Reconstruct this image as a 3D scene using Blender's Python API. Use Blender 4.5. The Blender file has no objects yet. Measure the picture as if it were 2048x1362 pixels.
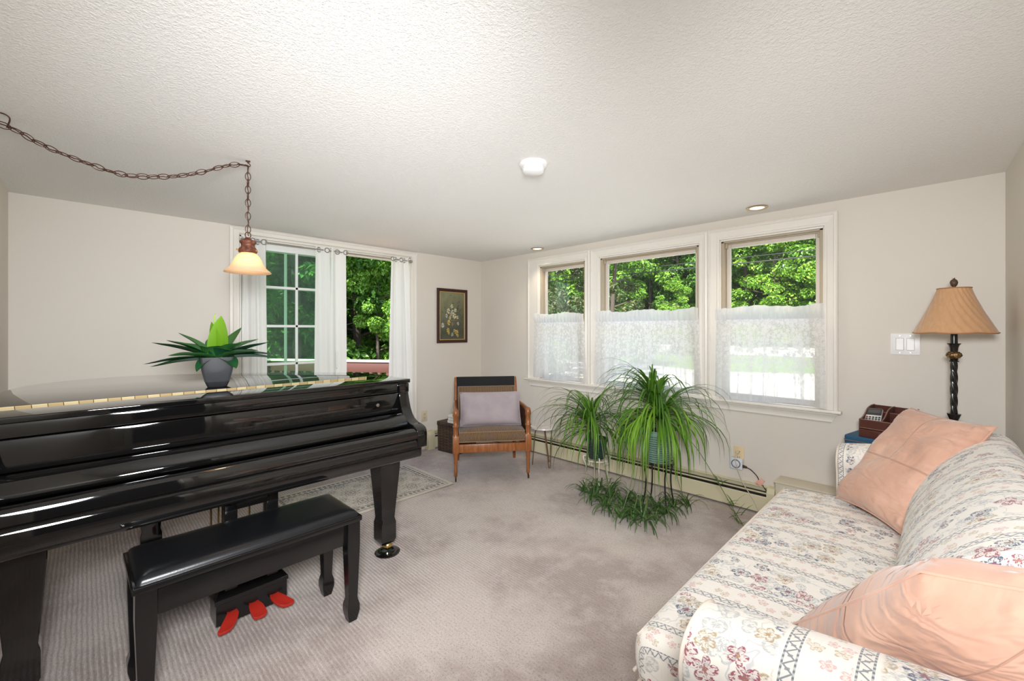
import bpy, bmesh, math, random
from mathutils import Vector, Matrix, noise
R = math.radians
S = bpy.context.scene
COL = S.collection
rng = random.Random(7)

# ------------------------------------------------------------------ materials
class NT:
    def __init__(self, name):
        self.m = bpy.data.materials.new(name); self.m.use_nodes = True
        self.t = self.m.node_tree; self.t.nodes.clear()
        self.out = self.n('ShaderNodeOutputMaterial')
    def n(self, typ, **kw):
        x = self.t.nodes.new(typ)
        for k, v in kw.items(): setattr(x, k, v)
        return x
    def l(self, a, b): self.t.links.new(a, b)
    def setin(self, node, key, v):
        s = node.inputs[key]
        if isinstance(v, bpy.types.NodeSocket): self.l(v, s)
        elif isinstance(v, (int, float)): s.default_value = v if s.type not in ('RGBA', 'VECTOR') else ((v, v, v, 1) if s.type == 'RGBA' else (v, v, v))
        else:
            v = tuple(v)
            if s.type == 'RGBA' and len(v) == 3: v = v + (1,)
            s.default_value = v
    def math(self, op, a, b=0.0, c=0.0, clamp=False):
        x = self.n('ShaderNodeMath', operation=op); x.use_clamp = clamp
        for i, v in enumerate((a, b, c)): self.setin(x, i, v)
        return x.outputs[0]
    def mix(self, f, a, b, blend='MIX'):
        x = self.n('ShaderNodeMix', data_type='RGBA', blend_type=blend)
        self.setin(x, 0, f); self.setin(x, 6, a); self.setin(x, 7, b)
        return x.outputs[2]
    def step(self, v, lo, hi):   # smooth 0..1 between lo and hi
        x = self.n('ShaderNodeMapRange', interpolation_type='SMOOTHSTEP')
        self.setin(x, 0, v); x.inputs[1].default_value = lo; x.inputs[2].default_value = hi
        x.inputs[3].default_value = 0.0; x.inputs[4].default_value = 1.0
        return x.outputs[0]
    def coord(self, which='Object'):
        return self.n('ShaderNodeTexCoord').outputs[which]
    def uv(self): return self.n('ShaderNodeUVMap').outputs[0]
    def map(self, v, scale=(1, 1, 1), rot=(0, 0, 0), loc=(0, 0, 0)):
        x = self.n('ShaderNodeMapping'); self.l(v, x.inputs[0])
        x.inputs[1].default_value = loc; x.inputs[2].default_value = rot; x.inputs[3].default_value = scale
        return x.outputs[0]
    def noise(self, v, scale, detail=3, rough=.5, out=0, dist=0.0):
        x = self.n('ShaderNodeTexNoise'); self.setin(x, 'Vector', v)
        x.inputs['Scale'].default_value = scale; x.inputs['Detail'].default_value = detail
        x.inputs['Roughness'].default_value = rough; x.inputs['Distortion'].default_value = dist
        return x.outputs[out]
    def vor(self, v, scale, feature='F1', rnd=1.0, dim='3D'):
        x = self.n('ShaderNodeTexVoronoi', feature=feature, voronoi_dimensions=dim)
        self.setin(x, 'Vector', v); x.inputs['Scale'].default_value = scale
        x.inputs['Randomness'].default_value = rnd
        return x
    def sep(self, v):
        x = self.n('ShaderNodeSeparateXYZ'); self.l(v, x.inputs[0]); return x.outputs
    def comb(self, a, b, c=0.0):
        x = self.n('ShaderNodeCombineXYZ')
        for i, v in enumerate((a, b, c)): self.setin(x, i, v)
        return x.outputs[0]
    def ramp(self, v, stops):
        x = self.n('ShaderNodeValToRGB'); self.l(v, x.inputs[0])
        cr = x.color_ramp
        while len(cr.elements) < len(stops): cr.elements.new(.5)
        for e, (p, c) in zip(cr.elements, stops):
            e.position = p; e.color = tuple(c) + (1,) if len(c) == 3 else c
        return x.outputs[0]
    def bump(self, h, strength=.3, dist=.01, normal=None):
        x = self.n('ShaderNodeBump'); x.inputs['Strength'].default_value = strength
        x.inputs['Distance'].default_value = dist; self.l(h, x.inputs['Height'])
        if normal is not None: self.l(normal, x.inputs['Normal'])
        return x.outputs[0]
    def pbr(self, color, rough=.5, metal=0.0, normal=None, spec=.5, coat=0.0, coatr=.03, sheen=0.0, emis=None, emis_s=0.0, trans=0.0, ior=1.45):
        p = self.n('ShaderNodeBsdfPrincipled')
        self.setin(p, 'Base Color', color); self.setin(p, 'Roughness', rough); self.setin(p, 'Metallic', metal)
        self.setin(p, 'Specular IOR Level', spec); self.setin(p, 'Coat Weight', coat); self.setin(p, 'Coat Roughness', coatr)
        self.setin(p, 'Sheen Weight', sheen); self.setin(p, 'IOR', ior)
        self.setin(p, 'Transmission Weight', trans)
        if emis is not None: self.setin(p, 'Emission Color', emis); self.setin(p, 'Emission Strength', emis_s)
        if normal is not None: self.l(normal, p.inputs['Normal'])
        return p.outputs[0]
    def done(self, sh): self.l(sh, self.out.inputs[0]); return self.m

def srgb(r, g, b):
    f = lambda c: (c / 255 / 12.92) if c / 255 <= .04045 else ((c / 255 + .055) / 1.055) ** 2.4
    return (f(r), f(g), f(b))

def simple(name, col, rough=.5, **kw):
    n = NT(name); return n.done(n.pbr(col, rough, **kw))

MT = {}
def mats():
    # painted walls
    n = NT('wall_paint'); c = n.coord()
    f = n.noise(c, 1.3, 3); g = n.noise(c, 90, 2)
    col = n.mix(f, srgb(217, 209, 198), srgb(220, 213, 203))
    MT['wall'] = n.done(n.pbr(col, .62, normal=n.bump(g, .06, .003), spec=.35))
    # sprayed ceiling
    n = NT('sprayed_ceiling'); c = n.coord()
    a = n.noise(c, 105, 3, .6); b = n.vor(c, 150).outputs[0]
    h = n.math('ADD', n.step(a, .38, .72), n.math('MULTIPLY', n.step(b, .5, .1), .5))
    col = n.mix(n.noise(c, 2, 2), srgb(234, 231, 226), srgb(238, 235, 231))
    MT['ceiling'] = n.done(n.pbr(col, .85, normal=n.bump(h, .35, .004), spec=.2))
    # carpet with cut rows running across the room
    n = NT('carpet'); c = n.coord(); xyz = n.sep(c)
    wob = n.noise(c, 9, 3)
    rows = n.math('SINE', n.math('ADD', n.math('MULTIPLY', xyz[1], 2 * math.pi / .0165), n.math('MULTIPLY', wob, 5.0)))
    rows = n.math('MULTIPLY_ADD', rows, .5, .5)
    broken = n.noise(n.map(c, (22, 130, 1)), 1.0, 3, .6)
    rowm = n.math('MULTIPLY', n.step(rows, .45, .95), n.step(broken, .38, .62))
    plush = n.step(n.math('ADD', xyz[0], n.math('MULTIPLY', n.noise(c, 1.4, 2), .9)), 2.05, 3.25)
    rowm = n.math('MULTIPLY', rowm, n.math('SUBTRACT', 1.0, n.math('MULTIPLY', plush, .75)))
    big = n.noise(c, 1.6, 4, .6); mid = n.noise(c, 7, 4, .65); fine = n.noise(c, 260, 2, .7); spk = n.noise(c, 110, 2, .6)
    base = n.mix(n.step(big, .38, .60), srgb(175, 159, 152), srgb(206, 193, 184))
    base = n.mix(n.math('MULTIPLY', n.step(mid, .46, .66), .5), base, srgb(212, 199, 194))
    base = n.mix(n.math('MULTIPLY', n.step(fine, .5, .66), .45), base, srgb(118, 104, 98))
    base = n.mix(n.math('MULTIPLY', n.step(spk, .52, .68), .42), base, srgb(126, 112, 106))
    base = n.mix(n.math('MULTIPLY', n.step(rows, .5, .05), n.math('MULTIPLY', n.math('SUBTRACT', 1.0, plush), .30)), base, srgb(108, 94, 86))
    base = n.mix(n.math('MULTIPLY', rowm, .55), base, srgb(224, 212, 208))
    h = n.math('ADD', n.math('MULTIPLY', fine, .6), n.math('MULTIPLY', rowm, .5))
    MT['carpet'] = n.done(n.pbr(base, .95, normal=n.bump(h, .6, .006), spec=.1, sheen=.15))
    MT['trim'] = simple('trim_white_paint', srgb(228, 222, 213), .38)
    MT['vinyl'] = simple('sash_almond_vinyl', srgb(214, 203, 190), .42)
    MT['channel'] = simple('window_channel_taupe', srgb(176, 162, 140), .5)
    MT['door_white'] = simple('door_white_vinyl', srgb(226, 228, 224), .35)
    # thin pane
    def glass(name, tint, haze, refl):
        n = NT(name)
        tr = n.n('ShaderNodeBsdfTransparent'); tr.inputs[0].default_value = tint + (1,)
        gl = n.n('ShaderNodeBsdfGlossy'); gl.inputs['Roughness'].default_value = .02
        fr = n.n('ShaderNodeFresnel'); fr.inputs[0].default_value = 1.45
        fac = n.math('MULTIPLY', fr.outputs[0], refl)
        m1 = n.n('ShaderNodeMixShader'); n.l(fac, m1.inputs[0]); n.l(tr.outputs[0], m1.inputs[1]); n.l(gl.outputs[0], m1.inputs[2])
        df = n.n('ShaderNodeBsdfDiffuse'); df.inputs[0].default_value = (.75, .85, .78, 1)
        m2 = n.n('ShaderNodeMixShader'); m2.inputs[0].default_value = haze
        n.l(m1.outputs[0], m2.inputs[1]); n.l(df.outputs[0], m2.inputs[2])
        return n.done(m2.outputs[0])
    MT['glass'] = glass('window_glass', (.97, .98, .97), .01, .3)
    MT['door_glass'] = glass('door_glass', (.78, .92, .83), .03, .35)
    # piano lacquer
    n = NT('piano_black'); c = n.coord()
    MT['piano'] = n.done(n.pbr((.0045, .0042, .0042), .045, spec=.6, coat=.6, coatr=.02, normal=n.bump(n.noise(c, 3, 2), .015, .02)))
    MT['black_wood'] = simple('black_satin_wood', (.006, .0055, .0055), .16, spec=.6)
    n = NT('black_leather'); c = n.coord()
    MT['leather'] = n.done(n.pbr((.006, .0065, .008), .30, spec=.55, normal=n.bump(n.vor(c, 260).outputs[0], .08, .001)))
    MT['brass'] = simple('brass', (.72, .50, .20), .25, metal=1.0)
    n = NT('hinge_brass'); c = n.coord(); y = n.sep(c)[1]
    seg = n.math('FRACT', n.math('MULTIPLY', y, 1 / .042)); seg2 = n.math('GREATER_THAN', n.math('FRACT', n.math('MULTIPLY', y, 1 / .084)), .5)
    col = n.mix(n.math('LESS_THAN', seg, .05), n.mix(seg2, (.62, .47, .24), (.80, .66, .38)), (.12, .06, .03))
    MT['hinge'] = n.done(n.pbr(col, .35, metal=.75))
    MT['pedal_red'] = simple('red_pedal_cover', (.36, .020, .012), .34)
    MT['chrome'] = simple('satin_nickel', (.48, .46, .43), .28, metal=1.0)
    # armchair wood
    n = NT('honey_wood'); c = n.coord()
    g = n.noise(n.map(c, (9, 9, 1.2)), 6, 4, .6, dist=.6)
    col = n.ramp(g, [(.3, (.17, .055, .018)), (.55, (.30, .105, .032)), (.75, (.42, .165, .055))])
    MT['honey'] = n.done(n.pbr(col, .32, spec=.5))
    n = NT('dark_cane'); c = n.coord()
    w = n.vor(n.map(c, (1, 1, 1)), 130).outputs[0]
    MT['cane'] = n.done(n.pbr(n.mix(n.step(w, .2, .6), (.16, .055, .022), (.06, .022, .010)), .5, normal=n.bump(w, .4, .003)))
    MT['black_cloth'] = simple('black_cloth', (.010, .010, .011), .85)
    # striped corduroy
    n = NT('striped_cushion'); u = n.sep(n.uv())[0]
    wob = n.noise(n.uv(), 30, 2)
    s = n.math('SINE', n.math('ADD', n.math('MULTIPLY', u, 2 * math.pi / .0115), n.math('MULTIPLY', wob, 1.1)))
    f = n.noise(n.coord(), 300, 2)
    col = n.mix(n.step(s, -.35, .55), (.070, .036, .022), (.30, .19, .098))
    col = n.mix(n.math('MULTIPLY', f, .35), col, (.05, .027, .017))
    MT['stripe'] = n.done(n.pbr(col, .9, normal=n.bump(s, .25, .002), sheen=.2))
    def cloth(name, c1, c2, sc=5, weave=420, bs=.25, sheen=.25):
        n = NT(name); c = n.coord()
        f = n.noise(c, sc, 4, .6); g = n.noise(c, weave, 2, .6)
        col = n.mix(n.step(f, .3, .7), c1, c2)
        col = n.mix(n.math('MULTIPLY', g, .18), col, tuple(v * .6 for v in c1))
        wr = n.noise(c, 14, 3, .55, dist=.8)
        return n.done(n.pbr(col, .9, normal=n.bump(g, .2, .0015, n.bump(wr, bs, .01)), sheen=sheen))
    MT['lavender'] = cloth('lavender_grey_cloth', srgb(160, 148, 152), srgb(170, 158, 161), 8, 420, .15)
    MT['suede_plain'] = cloth('salmon_suede', srgb(200, 155, 133), srgb(217, 177, 155), 4, 700, .5, .3)
    n = NT('salmon_patch_suede'); c = n.coord(); uv = n.uv(); u, v = n.sep(uv)[0], n.sep(uv)[1]
    f = n.noise(c, 4, 4, .6); f2 = n.noise(c, 11, 4, .6)
    col = n.mix(n.step(f, .3, .7), srgb(200, 155, 133), srgb(217, 177, 155)); col = n.mix(n.math('MULTIPLY', n.step(f2, .45, .7), .35), col, srgb(190, 143, 121))
    sv = n.math('ABSOLUTE', n.math('SUBTRACT', v, .46)); su = n.math('MAXIMUM', n.math('ABSOLUTE', n.math('SUBTRACT', u, .52)), n.math('MULTIPLY', n.math('LESS_THAN', v, .46), 9.0))
    seam = n.step(n.math('MINIMUM', sv, su), .010, .002)
    col = n.mix(n.math('MULTIPLY', seam, .45), col, srgb(160, 112, 92))
    wr = n.noise(n.map(uv, (3.0, 8, 1), (0, 0, .5)), 1, 2, .5, dist=.7); wr2 = n.noise(n.map(uv, (7, 2.6, 1)), 1, 2, .5, dist=.6)
    h = n.math('SUBTRACT', n.math('ADD', n.step(wr, .35, .75), n.math('MULTIPLY', wr2, .7)), n.math('MULTIPLY', seam, .6))
    MT['suede'] = n.done(n.pbr(col, .88, normal=n.bump(h, .42, .018), sheen=.3))
    MT['cream_cloth'] = cloth('cream_cloth', srgb(214, 208, 198), srgb(226, 220, 212), 8)
    # wicker
    n = NT('wicker'); c = n.coord()
    b = n.n('ShaderNodeTexBrick'); n.setin(b, 'Vector', n.map(n.uv(), (1, 1, 1)))
    b.inputs['Scale'].default_value = 18; b.inputs['Color1'].default_value = (.10, .055, .030, 1); b.inputs['Color2'].default_value = (.045, .026, .016, 1); b.inputs['Mortar'].default_value = (.008, .005, .004, 1)
    b.inputs['Mortar Size'].default_value = .03
    MT['wicker'] = n.done(n.pbr(b.outputs[0], .6, normal=n.bump(b.outputs[1], -.6, .004)))
    # heaters / plastics
    MT['heater'] = simple('heater_enamel', srgb(208, 199, 168), .45)
    MT['heater_dark'] = simple('heater_fin_dark', (.016, .015, .013), .5)
    MT['heater_fin'] = simple('heater_damper', srgb(200, 190, 160), .35)
    MT['plate_almond'] = simple('almond_plastic', srgb(226, 204, 164), .4)
    MT['plate_white'] = simple('white_plastic', srgb(240, 238, 236), .35)
    MT['plate_cream'] = simple('cream_plastic', srgb(208, 193, 168), .4)
    MT['slot'] = simple('dark_slot', (.02, .018, .016), .5)
    MT['timer'] = simple('timer_grey_plastic', srgb(214, 216, 224), .4)
    MT['timer_ring'] = simple('timer_dial', (.16, .16, .17), .4)
    MT['cord_brown'] = simple('brown_cord', (.05, .022, .015), .5)
    MT['cord_cream'] = simple('cream_cord', srgb(200, 188, 168), .5)
    MT['pink_plastic'] = simple('pink_plug_plastic', srgb(232, 176, 160), .4)
    MT['box_beige'] = simple('beige_metal_box', srgb(206, 195, 176), .5)
    # lamps
    n = NT('bronze_chain'); c = n.coord(); f = n.noise(c, 60, 3)
    MT['bronze'] = n.done(n.pbr(n.mix(f, (.060, .026, .016), (.12, .052, .032)), .45, metal=.4))
    n = NT('copper_brown_cap'); c = n.coord(); f = n.noise(c, 90, 3)
    MT['cap'] = n.done(n.pbr(n.mix(n.step(f, .35, .7), (.10, .032, .018), (.26, .095, .055)), .5, metal=.25))
    n = NT('frosted_amber_glass')
    d = n.n('ShaderNodeBsdfDiffuse'); d.inputs[0].default_value = (.92, .72, .52, 1)
    t = n.n('ShaderNodeBsdfTranslucent'); t.inputs[0].default_value = (1.0, .80, .58, 1)
    g = n.n('ShaderNodeBsdfGlossy'); g.inputs['Roughness'].default_value = .25
    m1 = n.n('ShaderNodeMixShader'); m1.inputs[0].default_value = .55; n.l(d.outputs[0], m1.inputs[1]); n.l(t.outputs[0], m1.inputs[2])
    m2 = n.n('ShaderNodeMixShader'); m2.inputs[0].default_value = .05; n.l(m1.outputs[0], m2.inputs[1]); n.l(g.outputs[0], m2.inputs[2])
    MT['shade_glass'] = n.done(m2.outputs[0])
    n = NT('bulb_glow'); e = n.n('ShaderNodeEmission'); e.inputs[0].default_value = (1, .82, .58, 1); e.inputs[1].default_value = 5
    MT['bulb'] = n.done(e.outputs[0])
    n = NT('downlight_lens'); e = n.n('ShaderNodeEmission'); e.inputs[0].default_value = (1, .90, .74, 1); e.inputs[1].default_value = 1.4
    MT['lens'] = n.done(e.outputs[0])
    MT['gold_ring'] = simple('downlight_gold_trim', (.62, .47, .28), .3, metal=.85)
    n = NT('pleated_silk'); c = n.coord(); f = n.noise(n.map(c, (30, 30, 3)), 3, 3)
    MT['silk'] = n.done(n.pbr(n.mix(f, (.50, .27, .13), (.62, .36, .19)), .45, spec=.4, sheen=.3))
    MT['silk_trim'] = simple('shade_trim', (.40, .185, .080), .5)
    MT['lamp_black'] = simple('lamp_black_lacquer', (.012, .010, .009), .22, spec=.6)
    n = NT('antique_gold'); c = n.coord(); f = n.noise(c, 120, 3, .7)
    MT['antique'] = n.done(n.pbr(n.mix(n.step(f, .4, .65), (.055, .026, .012), (.42, .25, .095)), .45, metal=.5))
    MT['finial'] = simple('finial_brown', (.085, .045, .022), .5)
    # desk organizer
    n = NT('brown_leather'); c = n.coord(); f = n.noise(c, 40, 3)
    MT['brown_leather'] = n.done(n.pbr(n.mix(f, (.060, .016, .010), (.105, .030, .019)), .4, normal=n.bump(n.noise(c, 300, 2), .15, .001)))
    MT['stitch'] = simple('leather_edge', (.20, .105, .080), .5)
    MT['blue'] = simple('blue_fabric_box', (.012, .075, .15), .6)
    MT['silver'] = simple('silver_plastic', (.60, .60, .60), .3, metal=.3)
    MT['screen'] = simple('lcd_grey', (.085, .08, .078), .15)
    MT['key_dark'] = simple('calculator_key_dark', (.02, .02, .022), .4)
    MT['key_white'] = simple('calculator_key_white', (.75, .75, .72), .4)
    MT['key_red'] = simple('calculator_key_red', (.35, .05, .04), .4)
    MT['table_wood'] = simple('end_table_wood', (.09, .035, .018), .35)
    # picture
    MT['frame_wood'] = simple('dark_walnut_frame', (.045, .012, .006), .28)
    MT['gilt'] = simple('gilt_liner', (.60, .40, .15), .4, metal=.6)
    n = NT('painted_canvas'); a = n.n('ShaderNodeAttribute', attribute_name='Col')
    MT['painting'] = n.done(n.pbr(a.outputs[0], .5))
    # greenery
    def leafmat(name, attr=True, rough=.4, trans=.3, tint=(1, 1, 1)):
        n = NT(name); a = n.n('ShaderNodeAttribute', attribute_name='Col')
        p = n.pbr(a.outputs[0], rough, spec=.4)
        t = n.n('ShaderNodeBsdfTranslucent'); n.l(n.mix(1.0, a.outputs[0], (1.3, 1.35, .6), 'MULTIPLY'), t.inputs[0])
        m = n.n('ShaderNodeMixShader'); m.inputs[0].default_value = trans
        n.l(p, m.inputs[1]); n.l(t.outputs[0], m.inputs[2])
        return n.done(m.outputs[0])
    MT['leaf'] = leafmat('house_plant_leaf')
    MT['agave'] = leafmat('agave_leaf', rough=.38, trans=.05)
    n = NT('tree_leaf'); a = n.n('ShaderNodeAttribute', attribute_name='Col')
    oi = n.n('ShaderNodeObjectInfo')
    col = n.mix(n.math('MULTIPLY', oi.outputs['Random'], .38), a.outputs[0], n.mix(1.0, a.outputs[0], (1.25, 1.15, .55), 'MULTIPLY'))
    p = n.pbr(col, .45, spec=.35); t = n.n('ShaderNodeBsdfTranslucent'); n.l(n.mix(1.0, col, (1.5, 1.5, .5), 'MULTIPLY'), t.inputs[0])
    m = n.n('ShaderNodeMixShader'); m.inputs[0].default_value = .35; n.l(p, m.inputs[1]); n.l(t.outputs[0], m.inputs[2])
    MT['tree_leaf'] = n.done(m.outputs[0])
    MT['bark'] = simple('bark', (.055, .042, .032), .9)
    MT['needle_twig'] = simple('bare_twig', (.16, .12, .085), .9)
    MT['pot_black'] = simple('charcoal_pot', (.030, .031, .034), .42)
    n = NT('green_glazed_pot'); c = n.coord(); z = n.sep(c)[2]
    w = n.math('SINE', n.math('MULTIPLY', z, 2 * math.pi / .016))
    MT['pot_green'] = n.done(n.pbr(n.mix(n.noise(c, 20, 3), (.10, .20, .16), (.22, .34, .28)), .22, normal=n.bump(w, .5, .004), coat=.4))
    n = NT('dark_green_pot'); c = n.coord(); z = n.sep(c)[2]
    w = n.math('SINE', n.math('MULTIPLY', z, 2 * math.pi / .014))
    MT['pot_dark'] = n.done(n.pbr((.022, .050, .040), .25, normal=n.bump(w, .5, .004)))
    MT['soil'] = simple('potting_soil', (.030, .020, .014), .95)
    MT['iron_white'] = simple('white_painted_iron', srgb(214, 203, 190), .5)
    MT['iron_black'] = simple('black_iron', (.010, .010, .010), .4)
    n = NT('white_marble'); c = n.coord(); v = n.noise(c, 12, 5, .6, dist=1.5)
    MT['marble'] = n.done(n.pbr(n.mix(n.step(v, .46, .5), srgb(226, 220, 214), srgb(206, 198, 192)), .2))
    MT['hairpin'] = simple('bronze_hairpin', (.24, .16, .095), .4, metal=.7)
    # curtains
    n = NT('white_voile'); c = n.coord()
    d = n.n('ShaderNodeBsdfDiffuse'); d.inputs[0].default_value = srgb(248, 246, 243) + (1,)
    t = n.n('ShaderNodeBsdfTranslucent'); t.inputs[0].default_value = srgb(244, 242, 238) + (1,)
    m1 = n.n('ShaderNodeMixShader'); m1.inputs[0].default_value = .22; n.l(d.outputs[0], m1.inputs[1]); n.l(t.outputs[0], m1.inputs[2])
    tr = n.n('ShaderNodeBsdfTransparent')
    m2 = n.n('ShaderNodeMixShader'); m2.inputs[0].default_value = .02; n.l(m1.outputs[0], m2.inputs[1]); n.l(tr.outputs[0], m2.inputs[2])
    MT['voile'] = n.done(m2.outputs[0])
    def lace(name, header):
        n = NT(name); uv = n.uv(); u, v = n.sep(uv)[0], n.sep(uv)[1]
        d = n.n('ShaderNodeBsdfDiffuse'); d.inputs[0].default_value = srgb(244, 242, 240) + (1,)
        t = n.n('ShaderNodeBsdfTranslucent'); t.inputs[0].default_value = srgb(246, 246, 246) + (1,)
        m1 = n.n('ShaderNodeMixShader'); m1.inputs[0].default_value = .5; n.l(d.outputs[0], m1.inputs[1]); n.l(t.outputs[0], m1.inputs[2])
        tr = n.n('ShaderNodeBsdfTransparent')
        if header: a = .90
        else:
            vn = n.vor(uv, 25, rnd=1.0, dim='2D'); loc = n.n('ShaderNodeVectorMath', operation='SUBTRACT')
            sc = n.n('ShaderNodeVectorMath', operation='SCALE'); n.l(uv, sc.inputs[0]); sc.inputs['Scale'].default_value = 1
            n.l(sc.outputs[0], loc.inputs[0]); n.l(vn.outputs['Position'], loc.inputs[1])
            lx, ly = n.sep(loc.outputs[0])[0], n.sep(loc.outputs[0])[1]
            r = n.math('SQRT', n.math('ADD', n.math('MULTIPLY', lx, lx), n.math('MULTIPLY', ly, ly)))
            th = n.math('ARCTAN2', ly, lx)
            pet = n.math('MULTIPLY_ADD', n.math('ABSOLUTE', n.math('COSINE', n.math('MULTIPLY', th, 2.5))), .009, .007)
            fl = n.step(n.math('SUBTRACT', r, pet), .002, -.002)
            fl2 = n.step(n.noise(uv, 75, 3, .6), .50, .58)
            dens = n.step(v, .10, .42)     # flowers thicken in the upper part of the panel
            dots = n.step(n.noise(uv, 420, 1), .5, .6)
            a = n.math('MULTIPLY', n.math('MAXIMUM', fl, n.math('MULTIPLY', fl2, .6)), n.math('MULTIPLY_ADD', dens, .30, .06))
            a = n.math('ADD', a, n.math('ADD', n.math('MULTIPLY_ADD', dots, .05, .74), n.math('MULTIPLY', n.step(n.noise(n.map(uv, (26, .8, 1)), 1, 2), .5, .62), .14)))
            edge = n.math('MAXIMUM', n.step(u, .045, .03), n.math('MAXIMUM', n.step(n.math('ABSOLUTE', n.math('SUBTRACT', v, .005)), .03, .01), 0.0))
            a = n.math('MAXIMUM', a, n.math('MULTIPLY', edge, .8), clamp=True)
        m2 = n.n('ShaderNodeMixShader'); n.setin(m2, 0, a); n.l(tr.outputs[0], m2.inputs[1]); n.l(m1.outputs[0], m2.inputs[2])
        return n.done(m2.outputs[0])
    MT['lace'] = lace('white_lace', False); MT['lace_header'] = lace('white_lace_header', True)
    # outside
    n = NT('deck_stain'); c = n.coord()
    MT['deck_red'] = n.done(n.pbr(n.mix(n.noise(n.map(c, (3, 3, 30)), 4, 3), (.055, .019, .015), (.080, .028, .022)), .6))
    MT['deck_top'] = simple('sunlit_rail_top', (.52, .46, .40), .7)  # pale colour paints in the sunlight on top of the rail
    MT['deck_floor'] = simple('deck_boards', (.26, .17, .12), .75)
    n = NT('lawn'); c = n.coord()
    MT['lawn'] = n.done(n.pbr(n.mix(n.noise(c, 3, 5, .7), (.07, .16, .030), (.17, .29, .065)), .9))
    n = NT('gravel_drive'); c = n.coord()
    MT['gravel'] = n.done(n.pbr(n.mix(n.noise(c, 8, 5, .7), (.42, .405, .375), (.58, .565, .53)), .9))
    MT['cable'] = simple('black_cable', (.02, .02, .02), .6)
    MT['siding'] = simple('outside_siding', (.5, .48, .45), .8)
    # rug
    n = NT('patterned_rug'); uv = n.uv(); u, v = n.sep(uv)[0], n.sep(uv)[1]
    def medal(pu, pv, R0, k):
        r = n.math('SQRT', n.math('ADD', n.math('MULTIPLY', pu, pu), n.math('MULTIPLY', pv, pv)))
        th = n.math('ARCTAN2', pv, pu)
        w = n.math('MULTIPLY_ADD', n.math('COSINE', n.math('MULTIPLY', th, k)), .16, .9)
        rr = n.math('DIVIDE', r, n.math('MULTIPLY', w, R0))
        ring = n.math('SINE', n.math('MULTIPLY', rr, 15.0))
        return n.math('MULTIPLY', n.step(ring, -.1, .35), n.step(rr, 1.0, .93))
    def cell(x, p, off=0.0):
        return n.math('MULTIPLY', n.math('SUBTRACT', n.math('FRACT', n.math('ADD', n.math('DIVIDE', x, p), off)), .5), p)
    p = .21
    m1 = medal(cell(u, p), cell(v, p), .075, 8); m2 = medal(cell(u, p, .5), cell(v, p, .5), .045, 6)
    vine = n.step(n.math('ABSOLUTE', n.math('SINE', n.math('ADD', n.math('MULTIPLY', n.math('ADD', u, v), 2 * math.pi / p), n.math('MULTIPLY', n.math('SINE', n.math('MULTIPLY', n.math('SUBTRACT', u, v), 4 * math.pi / p)), .9)))), .22, .08)
    spr = n.step(n.vor(uv, 48, dim='2D', rnd=.9).outputs[0], .26, .16)
    pat = n.math('MAXIMUM', n.math('MAXIMUM', m1, m2), n.math('MULTIPLY', n.math('MAXIMUM', vine, spr), .6))
    cream, grey = srgb(205, 196, 184), srgb(120, 112, 106)
    col = n.mix(n.math('MULTIPLY', pat, .85), cream, grey)
    eu = n.math('MINIMUM', u, n.math('SUBTRACT', .72, u)); ev = n.math('MINIMUM', v, n.math('SUBTRACT', 1.22, v)); e = n.math('MINIMUM', eu, ev)
    bpat = n.step(n.vor(uv, 26, dim='2D', rnd=.2).outputs[0], .42, .3)
    bcol = n.mix(n.math('MULTIPLY', bpat, .85), cream, (.10, .09, .085))
    col = n.mix(n.math('LESS_THAN', e, .085), col, bcol)
    line = n.math('MAXIMUM', n.math('COMPARE', e, .087, .004), n.math('COMPARE', e, .030, .003))
    col = n.mix(line, col, (.22, .20, .19))
    col = n.mix(n.math('LESS_THAN', e, .027), col, srgb(206, 197, 182))
    MT['rug'] = n.done(n.pbr(n.mix(n.math('MULTIPLY', n.noise(uv, 300, 2), .3), col, srgb(150, 140, 130)), .95, normal=n.bump(n.noise(uv, 400, 2), .3, .002)))
    MT['rug_bind'] = simple('rug_binding', srgb(196, 186, 170), .9)
    # floral upholstery : u runs across the stripes, v along them (metres)
    n = NT('floral_stripe_upholstery'); uv0 = n.uv()
    wb = n.n('ShaderNodeVectorMath', operation='SCALE'); nz = n.n('ShaderNodeTexNoise'); n.setin(nz, 'Vector', uv0); nz.inputs['Scale'].default_value = 28
    sb = n.n('ShaderNodeVectorMath', operation='SUBTRACT'); n.l(nz.outputs[1], sb.inputs[0]); sb.inputs[1].default_value = (.5, .5, .5)
    n.l(sb.outputs[0], wb.inputs[0]); wb.inputs['Scale'].default_value = .016
    ad = n.n('ShaderNodeVectorMath', operation='ADD'); n.l(uv0, ad.inputs[0]); n.l(wb.outputs[0], ad.inputs[1]); uv = ad.outputs[0]
    u, v = n.sep(uv)[0], n.sep(uv)[1]; uu, vv = n.sep(uv0)[0], n.sep(uv0)[1]
    P = .33
    s = n.math('MULTIPLY', n.math('FRACT', n.math('DIVIDE', uu, P)), P)            # 0..P ; narrow band centred on 0, wide band on P/2
    dn = n.math('MINIMUM', s, n.math('SUBTRACT', P, s))                           # distance to the narrow band's centre
    wide = n.step(dn, .068, .080); narrow = n.step(dn, .040, .034)
    cream = n.mix(n.noise(uv0, 5, 3), srgb(236, 228, 218), srgb(242, 236, 227))
    moire = n.noise(n.map(uv0, (260, 30, 1)), 1, 3)
    cream = n.mix(n.math('MULTIPLY', n.step(moire, .45, .75), .30), cream, srgb(226, 217, 207))
    navy, wine, gold, slate, rose = (.040, .070, .145), (.30, .045, .09), (.45, .33, .18), (.36, .40, .44), (.62, .32, .31)
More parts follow.
